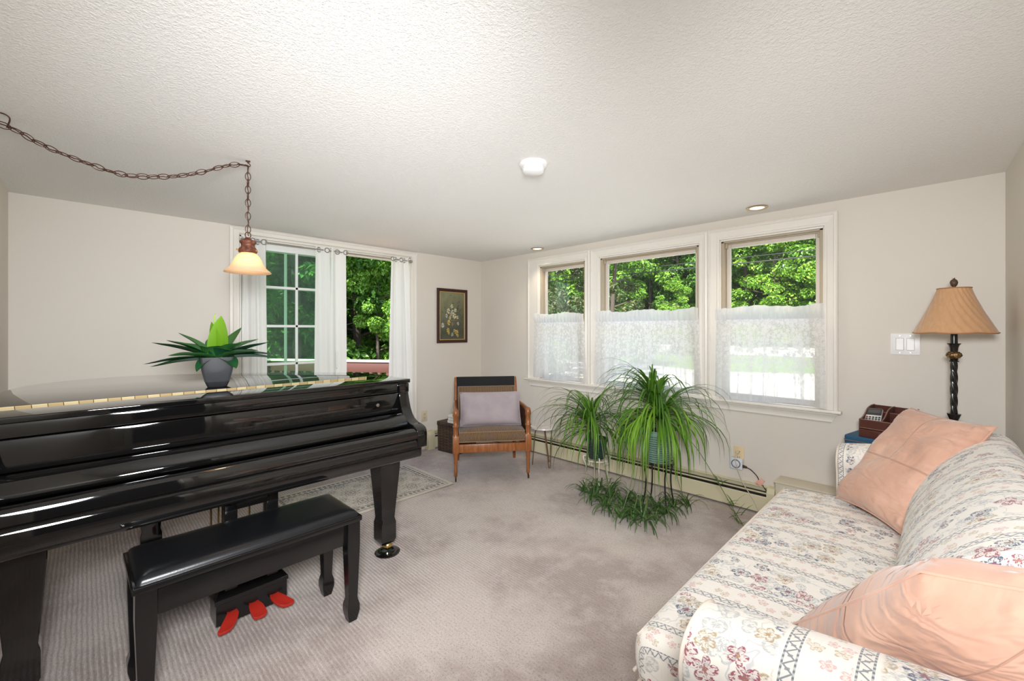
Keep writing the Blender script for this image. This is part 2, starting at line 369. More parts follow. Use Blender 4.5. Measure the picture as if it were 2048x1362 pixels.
    def flowers(scale, rnd, R0, k, seedv, off=(0, 0, 0)):
        pv_ = n.map(uv, loc=off)
        vo = n.vor(pv_, scale, rnd=rnd, dim='2D')
        lc = n.n('ShaderNodeVectorMath', operation='SUBTRACT'); n.l(pv_, lc.inputs[0]); n.l(vo.outputs['Position'], lc.inputs[1])
        x, y = n.sep(lc.outputs[0])[0], n.sep(lc.outputs[0])[1]
        r = n.math('SQRT', n.math('ADD', n.math('MULTIPLY', x, x), n.math('MULTIPLY', y, y)))
        rnds = n.sep(vo.outputs['Color'])
        th = n.math('ADD', n.math('ARCTAN2', y, x), n.math('MULTIPLY', rnds[0], 6.28))
        pet = n.math('POWER', n.math('ABSOLUTE', n.math('COSINE', n.math('MULTIPLY', th, k / 2))), .6)
        R_ = n.math('MULTIPLY', n.math('MULTIPLY_ADD', pet, .62, .38), n.math('MULTIPLY', n.math('MULTIPLY_ADD', rnds[1], .5, .7), R0))
        q = n.math('DIVIDE', r, R_)
        body = n.step(q, 1.0, .86)
        vein = n.step(n.math('SINE', n.math('ADD', n.math('MULTIPLY', q, 8.0), n.math('MULTIPLY', n.noise(n.map(uv, (1, 2.2, 1)), 120, 3, .6), 14.0))), -.1, .5)
        heart = n.step(q, .30, .18)
        return body, vein, heart, rnds
    col = cream
    # leaves, grey-blue, in the wide band
    b, vn_, ht, rn = flowers(21, 1.0, .027, 2, 0, (.3, .7, 0))
    keep = n.math('GREATER_THAN', rn[2], .30)
    leafc = n.mix(rn[1], slate, (.42, .43, .42))
    col = n.mix(n.math('MULTIPLY', n.math('MULTIPLY', n.math('MULTIPLY', b, wide), keep), n.math('MULTIPLY_ADD', vn_, .55, .15)), col, leafc)
    # stems
    st = n.step(n.math('ABSOLUTE', n.math('SUBTRACT', n.noise(uv, 13, 2), .5)), .012, .004)
    col = n.mix(n.math('MULTIPLY', n.math('MULTIPLY', st, wide), .45), col, slate)
    # blossoms in the wide band
    b, vn_, ht, rn = flowers(15.5, .9, .031, 5, 0)
    pick = rn[2]
    fc = n.mix(n.math('GREATER_THAN', pick, .36), navy, wine); fc = n.mix(n.math('GREATER_THAN', pick, .66), fc, gold)
    keep = n.math('GREATER_THAN', rn[0], .18)
    amt = n.math('MULTIPLY', n.math('MULTIPLY', b, wide), n.math('MULTIPLY', keep, n.math('MULTIPLY_ADD', vn_, .78, .16)))
    col = n.mix(amt, col, fc)
    col = n.mix(n.math('MULTIPLY', n.math('MULTIPLY', ht, wide), n.math('MULTIPLY', keep, .7)), col, n.mix(rn[1], gold, wine))
    # small flowers in the narrow band
    b, vn_, ht, rn = flowers(26, .9, .014, 5, 0, (.11, .23, 0))
    fc = n.mix(n.math('GREATER_THAN', rn[2], .5), rose, gold)
    col = n.mix(n.math('MULTIPLY', n.math('MULTIPLY', b, narrow), n.math('MULTIPLY_ADD', vn_, .5, .25)), col, fc)
    # borders : two beaded lines with a zigzag of leaves between them
    db = n.math('ABSOLUTE', n.math('SUBTRACT', dn, .052))
    bead = n.math('MULTIPLY_ADD', n.math('SINE', n.math('MULTIPLY', vv, 2 * math.pi / .011)), .5, .5)
    edge = n.math('MULTIPLY', n.math('COMPARE', db, .0105, .0018), n.math('MULTIPLY_ADD', bead, .6, .35))
    sg = n.math('SUBTRACT', dn, .052)
    zz = n.math('SUBTRACT', n.math('MULTIPLY', n.math('PINGPONG', vv, .013), 1.2), .0078)
    zig = n.math('MULTIPLY', n.step(n.math('ABSOLUTE', n.math('SUBTRACT', sg, zz)), .0030, .0014), n.math('LESS_THAN', db, .010))
    dt = n.math('MULTIPLY', n.math('LESS_THAN', db, .004), n.math('GREATER_THAN', n.math('SINE', n.math('MULTIPLY', vv, 2 * math.pi / .026)), .75))
    bor = n.math('MAXIMUM', n.math('MAXIMUM', edge, n.math('MULTIPLY', zig, .8)), n.math('MULTIPLY', dt, .7))
    col = n.mix(n.math('MULTIPLY', n.math('LESS_THAN', db, .0115), .22), col, srgb(196, 190, 184))
    col = n.mix(bor, col, (.10, .135, .18))
    wv = n.noise(uv0, 900, 2)
    MT['floral'] = n.done(n.pbr(n.mix(n.math('MULTIPLY', wv, .10), col, srgb(170, 160, 150)), .85, normal=n.bump(wv, .15, .001), sheen=.15))
    MT['piping'] = simple('cream_piping', srgb(222, 210, 196), .85)
mats()
# ------------------------------------------------------------------ geometry helpers
def V(*a): return Vector(a)
class MB:
    """collects shapes into one mesh"""
    def __init__(self):
        self.v = []; self.f = []; self.uvs = {}; self.col = {}; self.mi = []
    def add(self, verts, faces, uvs=None, col=None, mi=0):
        o = len(self.v); self.v += [tuple(p) for p in verts]
        for f in faces: self.f.append([i + o for i in f]); self.mi.append(mi)
        if uvs:
            for i, u in enumerate(uvs): self.uvs[o + i] = u
        if col is not None:
            for i in range(len(verts)): self.col[o + i] = col[i] if isinstance(col, list) else col
        return self
    def box(self, a, b, M=None, mi=0):
        x0, y0, z0 = a; x1, y1, z1 = b
        p = [V(x, y, z) for z in (z0, z1) for y in (y0, y1) for x in (x0, x1)]
        if M is not None: p = [M @ q for q in p]
        return self.add(p, [(0, 2, 3, 1), (4, 5, 7, 6), (0, 1, 5, 4), (2, 6, 7, 3), (0, 4, 6, 2), (1, 3, 7, 5)], mi=mi)
    def prism(self, pts, z0, z1, M=None, axis='z', mi=0):
        """outline (2D, counter-clockwise) swept along an axis"""
        def P(a, b, c): return {'z': V(a, b, c), 'y': V(a, c, b), 'x': V(c, a, b)}[axis]
        n = len(pts); v = [P(a, b, z0) for a, b in pts] + [P(a, b, z1) for a, b in pts]
        if M is not None: v = [M @ q for q in v]
        f = [tuple(range(n))[::-1], tuple(range(n, 2 * n))] + [(i, (i + 1) % n, n + (i + 1) % n, n + i) for i in range(n)]
        if axis == 'y': f = [t[::-1] for t in f]
        return self.add(v, f, mi=mi)
    def loft(self, rings, closed=True, caps=True, uvs=None, mi=0, col=None):
        n = len(rings[0]); v = [p for r in rings for p in r]; f = []
        m = n if closed else n - 1
        for k in range(len(rings) - 1):
            for i in range(m):
                j = (i + 1) % n
                f.append((k * n + i, k * n + j, (k + 1) * n + j, (k + 1) * n + i))
        if caps and closed:
            f.append(tuple(range(n))[::-1]); f.append(tuple(range((len(rings) - 1) * n, len(rings) * n)))
        return self.add(v, f, uvs=[u for r in uvs for u in r] if uvs else None, mi=mi, col=col)
    def lathe(self, prof, c=(0, 0, 0), seg=24, axis='z', M=None, mi=0, mod=None):
        rings = []
        for r, z in prof:
            ring = []
            for i in range(seg):
                a = 2 * math.pi * i / seg; rr = r if mod is None else mod(r, z, a)
                p = {'z': V(rr * math.cos(a), rr * math.sin(a), z), 'x': V(z, rr * math.cos(a), rr * math.sin(a)), 'y': V(rr * math.sin(a), z, rr * math.cos(a))}[axis] + V(*c)
                ring.append(M @ p if M is not None else p)
            rings.append(ring)
        return self.loft(rings, mi=mi)
    def tube(self, pts, r, seg=8, closed=False, caps=True, mi=0, col=None):
        pts = [V(*p) for p in pts]; n = len(pts); rings = []
        up = None
        for i, p in enumerate(pts):
            if closed: t = pts[(i + 1) % n] - pts[i - 1]
            else: t = pts[min(i + 1, n - 1)] - pts[max(i - 1, 0)]
            if t.length < 1e-9: t = V(0, 0, 1)
            t.normalize()
            if up is None: up = V(0, 0, 1) if abs(t.z) < .9 else V(1, 0, 0)
            a = up - t * up.dot(t)
            if a.length < 1e-6: a = V(1, 0, 0) - t * t.x
            a.normalize(); b = t.cross(a); up = a
            rr = r[i] if isinstance(r, (list, tuple)) else r
            rings.append([p + (a * math.cos(2 * math.pi * k / seg) + b * math.sin(2 * math.pi * k / seg)) * rr for k in range(seg)])
        if closed: rings.append(rings[0]); return self.loft(rings, caps=False, mi=mi, col=col)
        return self.loft(rings, caps=caps, mi=mi, col=col)
    def bar(self, a, b, w, d, side=(0, 0, 1), mi=0):
        """rectangular bar from a to b, w along `side`, d across"""
        a, b = V(*a), V(*b); t = (b - a).normalized(); s = V(*side); s = (s - t * s.dot(t)).normalized(); q = t.cross(s)
        rings = [[c + s * w / 2 * i + q * d / 2 * j for i, j in ((-1, -1), (1, -1), (1, 1), (-1, 1))] for c in (a, b)]
        return self.loft(rings, mi=mi)
    def ribbon(self, pts, wid, side=None, fold=.25, col=None):
        """a leaf: a strip folded along its midrib"""
        pts = [V(*p) for p in pts]; n = len(pts); vs = []
        for i, p in enumerate(pts):
            t = (pts[min(i + 1, n - 1)] - pts[max(i - 1, 0)])
            if t.length < 1e-9: t = V(0, 0, 1)
            t.normalize(); s = V(*side) if side is not None else t.cross(V(0, 0, 1))
            if s.length < 1e-4: s = V(1, 0, 0)
            s = (s - t * s.dot(t)); s.normalize(); u = s.cross(t)
            if u.z < 0: u = -u
            w = wid[i] / 2
            vs += [p - s * w + u * w * fold, p, p + s * w + u * w * fold]
        f = []
        for i in range(n - 1):
            a = i * 3
            f += [(a, a + 1, a + 4, a + 3), (a + 1, a + 2, a + 5, a + 4)]
        return self.add(vs, f, col=col)
    def grid(self, fn, nu, nv, uv=None, col=None, mi=0):
        vs = []; us = []; cs = []
        for j in range(nv + 1):
            for i in range(nu + 1):
                a, b = i / nu, j / nv; vs.append(fn(a, b)); us.append(uv(a, b) if uv else (a, b))
                if col: cs.append(col(a, b))
        f = [(j * (nu + 1) + i, j * (nu + 1) + i + 1, (j + 1) * (nu + 1) + i + 1, (j + 1) * (nu + 1) + i) for j in range(nv) for i in range(nu)]
        return self.add(vs, f, uvs=us, col=cs if col else None, mi=mi)
    def mesh(self, name, mats, smooth=40, bevel=0.0, bseg=2, merge=0.0):
        me = bpy.data.meshes.new(name)
        me.from_pydata(self.v, [], self.f)
        if self.uvs:
            l = me.uv_layers.new(name='UVMap')
            for lp in me.loops: l.data[lp.index].uv = self.uvs.get(lp.vertex_index, (0, 0))
        if self.col:
            ca = me.color_attributes.new(name='Col', type='FLOAT_COLOR', domain='POINT')
            for i in range(len(self.v)): ca.data[i].color = tuple(self.col.get(i, (1, 1, 1))) + (1,)
        for m in mats: me.materials.append(m)
        if len(mats) > 1:
            for p, k in zip(me.polygons, self.mi): p.material_index = k
        bm = bmesh.new(); bm.from_mesh(me)
        if merge: bmesh.ops.remove_doubles(bm, verts=bm.verts, dist=merge)
        if not self.col: bmesh.ops.recalc_face_normals(bm, faces=bm.faces)
        if bevel:
            es = [e for e in bm.edges if len(e.link_faces) == 2 and e.calc_face_angle(0) > R(28)]
            bmesh.ops.bevel(bm, geom=es, offset=bevel, segments=bseg, profile=.5, affect='EDGES', clamp_overlap=True)
        if smooth:
            for f in bm.faces: f.smooth = True
            for e in bm.edges:
                if len(e.link_faces) == 2 and e.calc_face_angle(0) > R(smooth): e.smooth = False
        bm.to_mesh(me); bm.free(); me.update()
        return me
    def build(self, name, mat, parent=None, **kw):
        ms = [MT[m] for m in (mat if isinstance(mat, (list, tuple)) else [mat])]
        o = bpy.data.objects.new(name, self.mesh(name, ms, **kw)); COL.objects.link(o)
        if parent is not None: o.parent = parent
        return o

def tag(o, label, cat, group=None):
    o['label'] = label; o['category'] = cat
    if group: o['group'] = group
    return o
def thing(name, label, cat, loc=(0, 0, 0), rz=0.0, group=None):
    o = bpy.data.objects.new(name, None); COL.objects.link(o); o.empty_display_size = .1
    o.location = loc; o.rotation_euler = (0, 0, rz)
    return tag(o, label, cat, group)
def struct(o): o['kind'] = 'structure'; return o
def sempty(name, loc=(0, 0, 0)):
    o = bpy.data.objects.new(name, None); COL.objects.link(o); o.empty_display_size = .1; o.location = loc
    return struct(o)
def copytree(o, parent=None, label=None):
    c = o.copy(); COL.objects.link(c)
    if parent is not None: c.parent = parent
    if label: c['label'] = label
    for ch in list(o.children): copytree(ch, c)
    return c
def catmull(pts, n=8, closed=False):
    pts = [V(*p) if len(p) == 3 else V(p[0], p[1], 0) for p in pts]; out = []; m = len(pts)
    rngi = range(m) if closed else range(m - 1)
    for i in rngi:
        p0 = pts[(i - 1) % m] if closed or i > 0 else pts[0]; p1 = pts[i]; p2 = pts[(i + 1) % m]
        p3 = pts[(i + 2) % m] if closed or i + 2 < m else pts[-1]
        for k in range(n):
            t = k / n
            out.append(.5 * ((2 * p1) + (p2 - p0) * t + (2 * p0 - 5 * p1 + 4 * p2 - p3) * t * t + (3 * p1 - p0 - 3 * p2 + p3) * t ** 3))
    if not closed: out.append(pts[-1])
    return out
def rrect(w, h, r, n=5, c=(0, 0)):
    o = []
    for cx, cy, a0 in ((w / 2 - r, h / 2 - r, 0), (-w / 2 + r, h / 2 - r, 90), (-w / 2 + r, -h / 2 + r, 180), (w / 2 - r, -h / 2 + r, 270)):
        for k in range(n + 1):
            a = R(a0 + 90 * k / n); o.append((c[0] + cx + r * math.cos(a), c[1] + cy + r * math.sin(a)))
    return o
def nz(p, s, seed=0): return noise.noise(V(p[0] * s + seed, p[1] * s + seed * 1.7, p[2] * s - seed))

def pillow_mesh(mb, o, a, b, nrm, thick, n=26, wr=.006, seed=1, pinch=.05, sag=0.0):
    """knife-edge pillow on the parallelogram o, o+a, o+a+b, o+b"""
    o, a, b, nrm = V(*o), V(*a), V(*b), V(*nrm).normalized(); c = o + (a + b) / 2
    for sgn in (1, -1):
        def fn(u, v):
            x, y = 2 * u - 1, 2 * v - 1
            px = x * (1 - pinch * (1 - y * y) * abs(x) ** 3 ) ; py = y * (1 - pinch * (1 - x * x) * abs(y) ** 3)
            e = max(0, (1 - x ** 4)) ** .55 * max(0, (1 - y ** 4)) ** .55
            t = thick / 2 * e * (1 - .25 * max(0, py) ** 2)
            p = c + a * px / 2 + b * py / 2
            w = nz(p, 9, seed + sgn) * wr + abs(nz(p, 5, seed + 9 + sgn)) * wr * 1.2
            ed = min(1.0, e * 2)
            r = math.hypot(abs(x) - 1, abs(y) - 1)           # creases that run in from the corners
            w += .9 * wr * math.sin(26 * math.atan2(abs(y) - 1, abs(x) - 1)) * math.exp(-r * 4)
            return p + nrm * sgn * (t + w * ed)
        mb.grid(fn, n, n)
    return mb
# ------------------------------------------------------------------ room shell
HC = 2.11          # ceiling height
YN = -3.725        # near left wall
def wx(y): return 4.176 + (-y) * .0384     # the right-hand wall leans out a little towards the viewer
def room():
    m = MB(); m.prism([(-.12, .12), (-.12, YN - .12), (4.55, YN - .12), (4.55, .12)][::-1], -.12, 0.0)
    struct(m.build('floor', 'carpet', smooth=0))
    m = MB(); m.prism([(-.12, .12), (-.12, YN - .12), (4.55, YN - .12), (4.55, .12)][::-1], HC, HC + .15)
    struct(m.build('ceiling', 'ceiling', smooth=0))
    # left wall with the patio door opening  y -2.53..-0.976, z 0..2.045
    m = MB(); T = -.12
    m.box((T, YN - .12, 0), (0, -2.53, HC)); m.box((T, -.976, 0), (0, 0, HC)); m.box((T, -2.53, 2.045), (0, -.976, HC))
    struct(m.build('wall_left', 'wall', smooth=0))
    m = MB(); W = [(.93, 1.53), (1.68, 2.607), (2.752, 3.405)]
    m.box((-.12, 0, 0), (4.55, .12, .765)); m.box((-.12, 0, 1.965), (4.55, .12, HC))
    xs = [-.12] + [v for w in W for v in w] + [4.55]
    for i in range(0, len(xs), 2): m.box((xs[i], 0, .765), (xs[i + 1], .12, 1.965))
    struct(m.build('wall_right', 'wall', smooth=0))
    m = MB(); m.box((-.12, YN - .12, 0), (4.55, YN, HC))
    struct(m.build('wall_front', 'wall', smooth=0))
    # wall behind the sofa, with a doorway beyond it where the viewer stands
    m = MB()
    def seg(y0, y1, z0, z1): m.prism([(wx(y0), y0), (wx(y1), y1), (wx(y1) + .12, y1), (wx(y0) + .12, y0)], z0, z1)
    seg(0, -2.72, 0, HC); seg(-2.72, -3.52, 2.03, HC); seg(-3.52, YN - .12, 0, HC)
    struct(m.build('wall_rear', 'wall', smooth=0))
    m = MB()
    for y0, y1, z0, z1 in ((-2.65, -2.72, 0, 2.10), (-3.52, -3.59, 0, 2.10), (-2.65, -3.59, 2.03, 2.10)):
        m.prism([(wx(y0) - .018, y0), (wx(y1) - .018, y1), (wx(y1), y1), (wx(y0), y0)][::-1], z0, z1)
    struct(m.build('trim_4', 'trim', smooth=0, bevel=.004))
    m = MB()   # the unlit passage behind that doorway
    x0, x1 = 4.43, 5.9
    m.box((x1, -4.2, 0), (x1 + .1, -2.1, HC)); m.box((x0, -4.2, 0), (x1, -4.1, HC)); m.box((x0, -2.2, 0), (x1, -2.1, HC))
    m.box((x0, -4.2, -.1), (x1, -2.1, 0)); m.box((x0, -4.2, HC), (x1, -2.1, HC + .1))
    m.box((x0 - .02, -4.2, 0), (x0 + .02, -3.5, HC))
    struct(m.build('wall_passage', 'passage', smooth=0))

def casing_run(m, a, b, w, face, inward):
    """moulded casing board from a to b (on the wall plane), profile stepping out from the wall.  face: wall normal, inward: towards the opening"""
    a, b, f, i = V(*a), V(*b), V(*face), V(*inward)
    prof = [(0, 0), (0, .020), (.008, .024), (.016, .024), (.022, .018), (w - .020, .012), (w - .014, .016), (w - .003, .014), (w, .008), (w, 0)]
    t = (b - a).normalized()
    r0 = [a + i * p + f * q + t * p for p, q in prof]     # mitred
    r1 = [b + i * p + f * q - t * p for p, q in prof]
    m.loft([r0, r1])

def windows():
    fy = (0, -1, 0)
    # casings: three mitred surrounds meeting at seams, one sill and apron under all
    m = MB(); top = 2.045
    for x0, x1, o0, o1 in ((.785, 1.590, .935, 1.527), (1.592, 2.670, 1.684, 2.604), (2.672, 3.475, 2.756, 3.401)):
        wl, wr_ = o0 - x0, x1 - o1
        casing_run(m, (x0, 0, .70), (x0, 0, top), wl, fy, (1, 0, 0)) if False else None
        prof = lambda w: [(0, 0), (0, .020), (.010, .025), (.018, .025), (.024, .018), (w - .020, .012), (w - .014, .016), (w - .003, .014), (w, .006), (w, 0)]
        wt = top - 1.960
        L, Rr, Tt = prof(wl), prof(wr_), prof(wt)
        m.loft([[V(x0 + p, -q, .765) for p, q in L], [V(x0 + p, -q, top - t[0]) for (p, q), t in zip(L, Tt)]])
        m.loft([[V(x1 - p, -q, .765) for p, q in Rr], [V(x1 - p, -q, top - t[0]) for (p, q), t in zip(Rr, Tt)]])
        m.loft([[V(x0 + l[0], -q, top - p) for (p, q), l in zip(Tt, L)], [V(x1 - r[0], -q, top - p) for (p, q), r in zip(Tt, Rr)]])
    struct(m.build('trim_1', 'trim', smooth=30))
    m = MB(); m.prism([(.752, -.048), (3.497, -.048), (3.497, .02), (.752, .02)], .752, .772)
    struct(m.build('trim_2', 'trim', bevel=.006, bseg=3))
    m = MB()   # apron with raked ends
    pr = [(0, .752), (-.026, .752), (-.030, .744), (-.022, .735), (-.016, .720), (-.014, .705), (-.017, .697), (-.010, .688), (0, .688)]
    def rk(z): return (.752 - z) * .55
    m.loft([[V(.785 + rk(z), y, z) for y, z in pr], [V(3.475 - rk(z), y, z) for y, z in pr]])
    struct(m.build('trim_3', 'trim', smooth=30))
    for k, (o0, o1, g0, g1) in enumerate(((.935, 1.527, .985, 1.477), (1.684, 2.604, 1.740, 2.548), (2.756, 3.401, 2.812, 3.345))):
        w = sempty('window_%d' % (k + 1), ((o0 + o1) / 2, .05, .77)); ox = -(o0 + o1) / 2
        def B(m, a, b): m.box((a[0] + ox, a[1] - .05, a[2] - .77), (b[0] + ox, b[1] - .05, b[2] - .77))
        m = MB(); j = .018
        B(m, (o0 - .01, .0, .765), (o0 + .006, .118, 1.965)); B(m, (o1 - .006, .0, .765), (o1 + .01, .118, 1.965)); B(m, (o0, .0, 1.950), (o1, .118, 1.968)); B(m, (o0, .0, .765), (o1, .118, .780))
        m.build('window_frame', 'trim', w, bevel=.002)
        m = MB()   # taupe jamb channels and head track
        B(m, (o0 + .006, .012, .78), (o0 + .026, .118, 1.950)); B(m, (o1 - .026, .012, .78), (o1 - .006, .118, 1.950))
        B(m, (o0 + .006, .012, 1.938), (o1 - .006, .03, 1.950)); B(m, (o0 + .006, .045, 1.930), (o1 - .006, .118, 1.950))
        m.build('jamb_channel', 'channel', w, bevel=.002)
        for nm, z0, z1, yy in (('upper_sash', 1.33, 1.935, .060), ('lower_sash', .782, 1.372, .030)):
            m = MB(); t = .026; rt = .032
            xa, xb = o0 + .027, o1 - .027
            B(m, (xa, yy, z0), (g0, yy + t, z1)); B(m, (g1, yy, z0), (xb, yy + t, z1))
            B(m, (g0, yy, z1 - rt), (g1, yy + t, z1)); B(m, (g0, yy, z0), (g1, yy + t, z0 + rt))
            sh = m.build(nm, 'vinyl', w, bevel=.004)
            m = MB(); B(m, (g0 - .005, yy + .011, z0 + .02), (g1 + .005, yy + .014, z1 - .02)); m.build('glass_pane', 'glass', sh, smooth=0)
        m = MB()
        for xc in (o0 + .034, o1 - .034): B(m, (xc - .008, .035, 1.900), (xc + .008, .052, 1.948))
        m.build('sash_stop', 'channel', w, bevel=.002)

def patio_door():
    d = sempty('door_1', (0, -1.753, 0)); Y = 1.753
    m = MB()   # casing on the room side
    prof = [(0, 0), (0, .018), (.010, .022), (.020, .022), (.028, .014), (.050, .012), (.062, .014), (.068, .006), (.068, 0)]
    y0, y1, tp = -2.598, -.900, 2.100
    m.loft([[V(q, y0 + p + Y, 0) for p, q in prof], [V(q, y0 + p + Y, tp - p * .75) for p, q in prof]])
    m.loft([[V(q, y1 - p + Y, 0) for p, q in prof], [V(q, y1 - p + Y, tp - p * .75) for p, q in prof]])
    m.loft([[V(q, y0 + p + Y, tp - p * .75) for p, q in prof], [V(q, y1 - p + Y, tp - p * .75) for p, q in prof]])
    m.build('door_casing', 'trim', d, smooth=30)
    m = MB(); m.box((-.12, -2.532 + Y, 0), (0, -2.515 + Y, 2.045)); m.box((-.12, -.99 + Y, 0), (0, -.974 + Y, 2.045)); m.box((-.12, -2.53 + Y, 2.030), (0, -.976 + Y, 2.046)); m.box((-.14, -2.53 + Y, 0), (.0, -.976 + Y, .022))
    m.box((-.035, -2.515 + Y, 1.995), (-.025, -.99 + Y, 2.03)); m.box((-.085, -2.515 + Y, 1.995), (-.075, -.99 + Y, 2.03))
    m.build('door_frame', 'trim', d, bevel=.002)
    def panel(name, ya, yb, x, muntins, yc=None):
        m = MB(); t = .030; st = .062; zb, zt = .024, 1.998
        m.box((x - t, ya + Y, zb), (x, ya + st + Y, zt)); m.box((x - t, yb - st + Y, zb), (x, yb + Y, zt))
        m.box((x - t, ya + st + Y, zt - .050), (x, yb - st + Y, zt)); m.box((x - t, ya + st + Y, zb), (x, yb - st + Y, zb + .12))
        p = m.build(name, 'door_white', d, bevel=.004)
        m = MB(); g = MB(); g.box((x - t / 2 - .002, ya + st - .01 + Y, zb + .1), (x - t / 2 + .002, yb - st + .01 + Y, zt - .03))
        g.build('glass_pane', 'door_glass', p, smooth=0)
        if muntins:
            mid = yc if yc is not None else (ya + yb) / 2
            m.box((x - t / 2 - .006, mid - .0105 + Y, zb + .10), (x - t / 2 + .009, mid + .0105 + Y, zt - .04))
            for z in (1.645, 1.318, .996, .672, .35): m.box((x - t / 2 - .006, ya + st - .01 + Y, z - .0105), (x - t / 2 + .009, yb - st + .01 + Y, z + .0105))
            m.build('muntin', 'door_white', p, bevel=.002)
        return p
    panel('sliding_panel', -2.505, -1.735, -.030, True, -2.088)
    panel('fixed_panel', -2.515, -1.745, -.085, True, -2.160)
    m = MB(); m.tube([(.004, -1.765 + Y, .92), (.032, -1.765 + Y, .94), (.032, -1.765 + Y, 1.08), (.004, -1.765 + Y, 1.10)], .008, 8); m.build('door_handle', 'door_white', d)

def heater(name, label, L, loc, rz, gaps):
    """hot-water baseboard: runs along local +x, front towards local -y"""
    h = thing(name, label, 'heater', loc, rz)
    m = MB(); pr = [(0, .02), (0, .190), (-.018, .194), (-.034, .188), (-.034, .182), (-.004, .184), (-.004, .02)]
    m.loft([[V(0, y, z) for y, z in pr], [V(L, y, z) for y, z in pr]]); m.build('back_plate', 'heater', h, smooth=30)
    m = MB(); pr = [(-.062, .012), (-.068, .016), (-.068, .122), (-.062, .128), (-.058, .126), (-.063, .120), (-.063, .016)]
    m.loft([[V(0, y, z) for y, z in pr], [V(L, y, z) for y, z in pr]]); m.build('front_cover', 'heater', h, smooth=30)
    m = MB(); m.bar((0.02, -.056, .150), (L - .02, -.056, .150), .004, .012, (0, -.5, 1)); m.build('damper_blade', 'heater_fin', h)
    m = MB(); m.box((.01, -.050, .03), (L - .01, -.006, .15)); m.box((.01, -.056, .10), (L - .01, -.05, .135)); m.build('heating_fins', 'heater_dark', h)
    for g in gaps:
        m = MB(); pr = [(0, .0), (0, .196), (-.020, .199), (-.052, .190), (-.072, .160), (-.072, .0)]
        m.loft([[V(g[0], y, z) for y, z in pr], [V(g[1], y, z) for y, z in pr]]); m.build('end_cap', 'heater', h, smooth=30, bevel=.003)
    return h

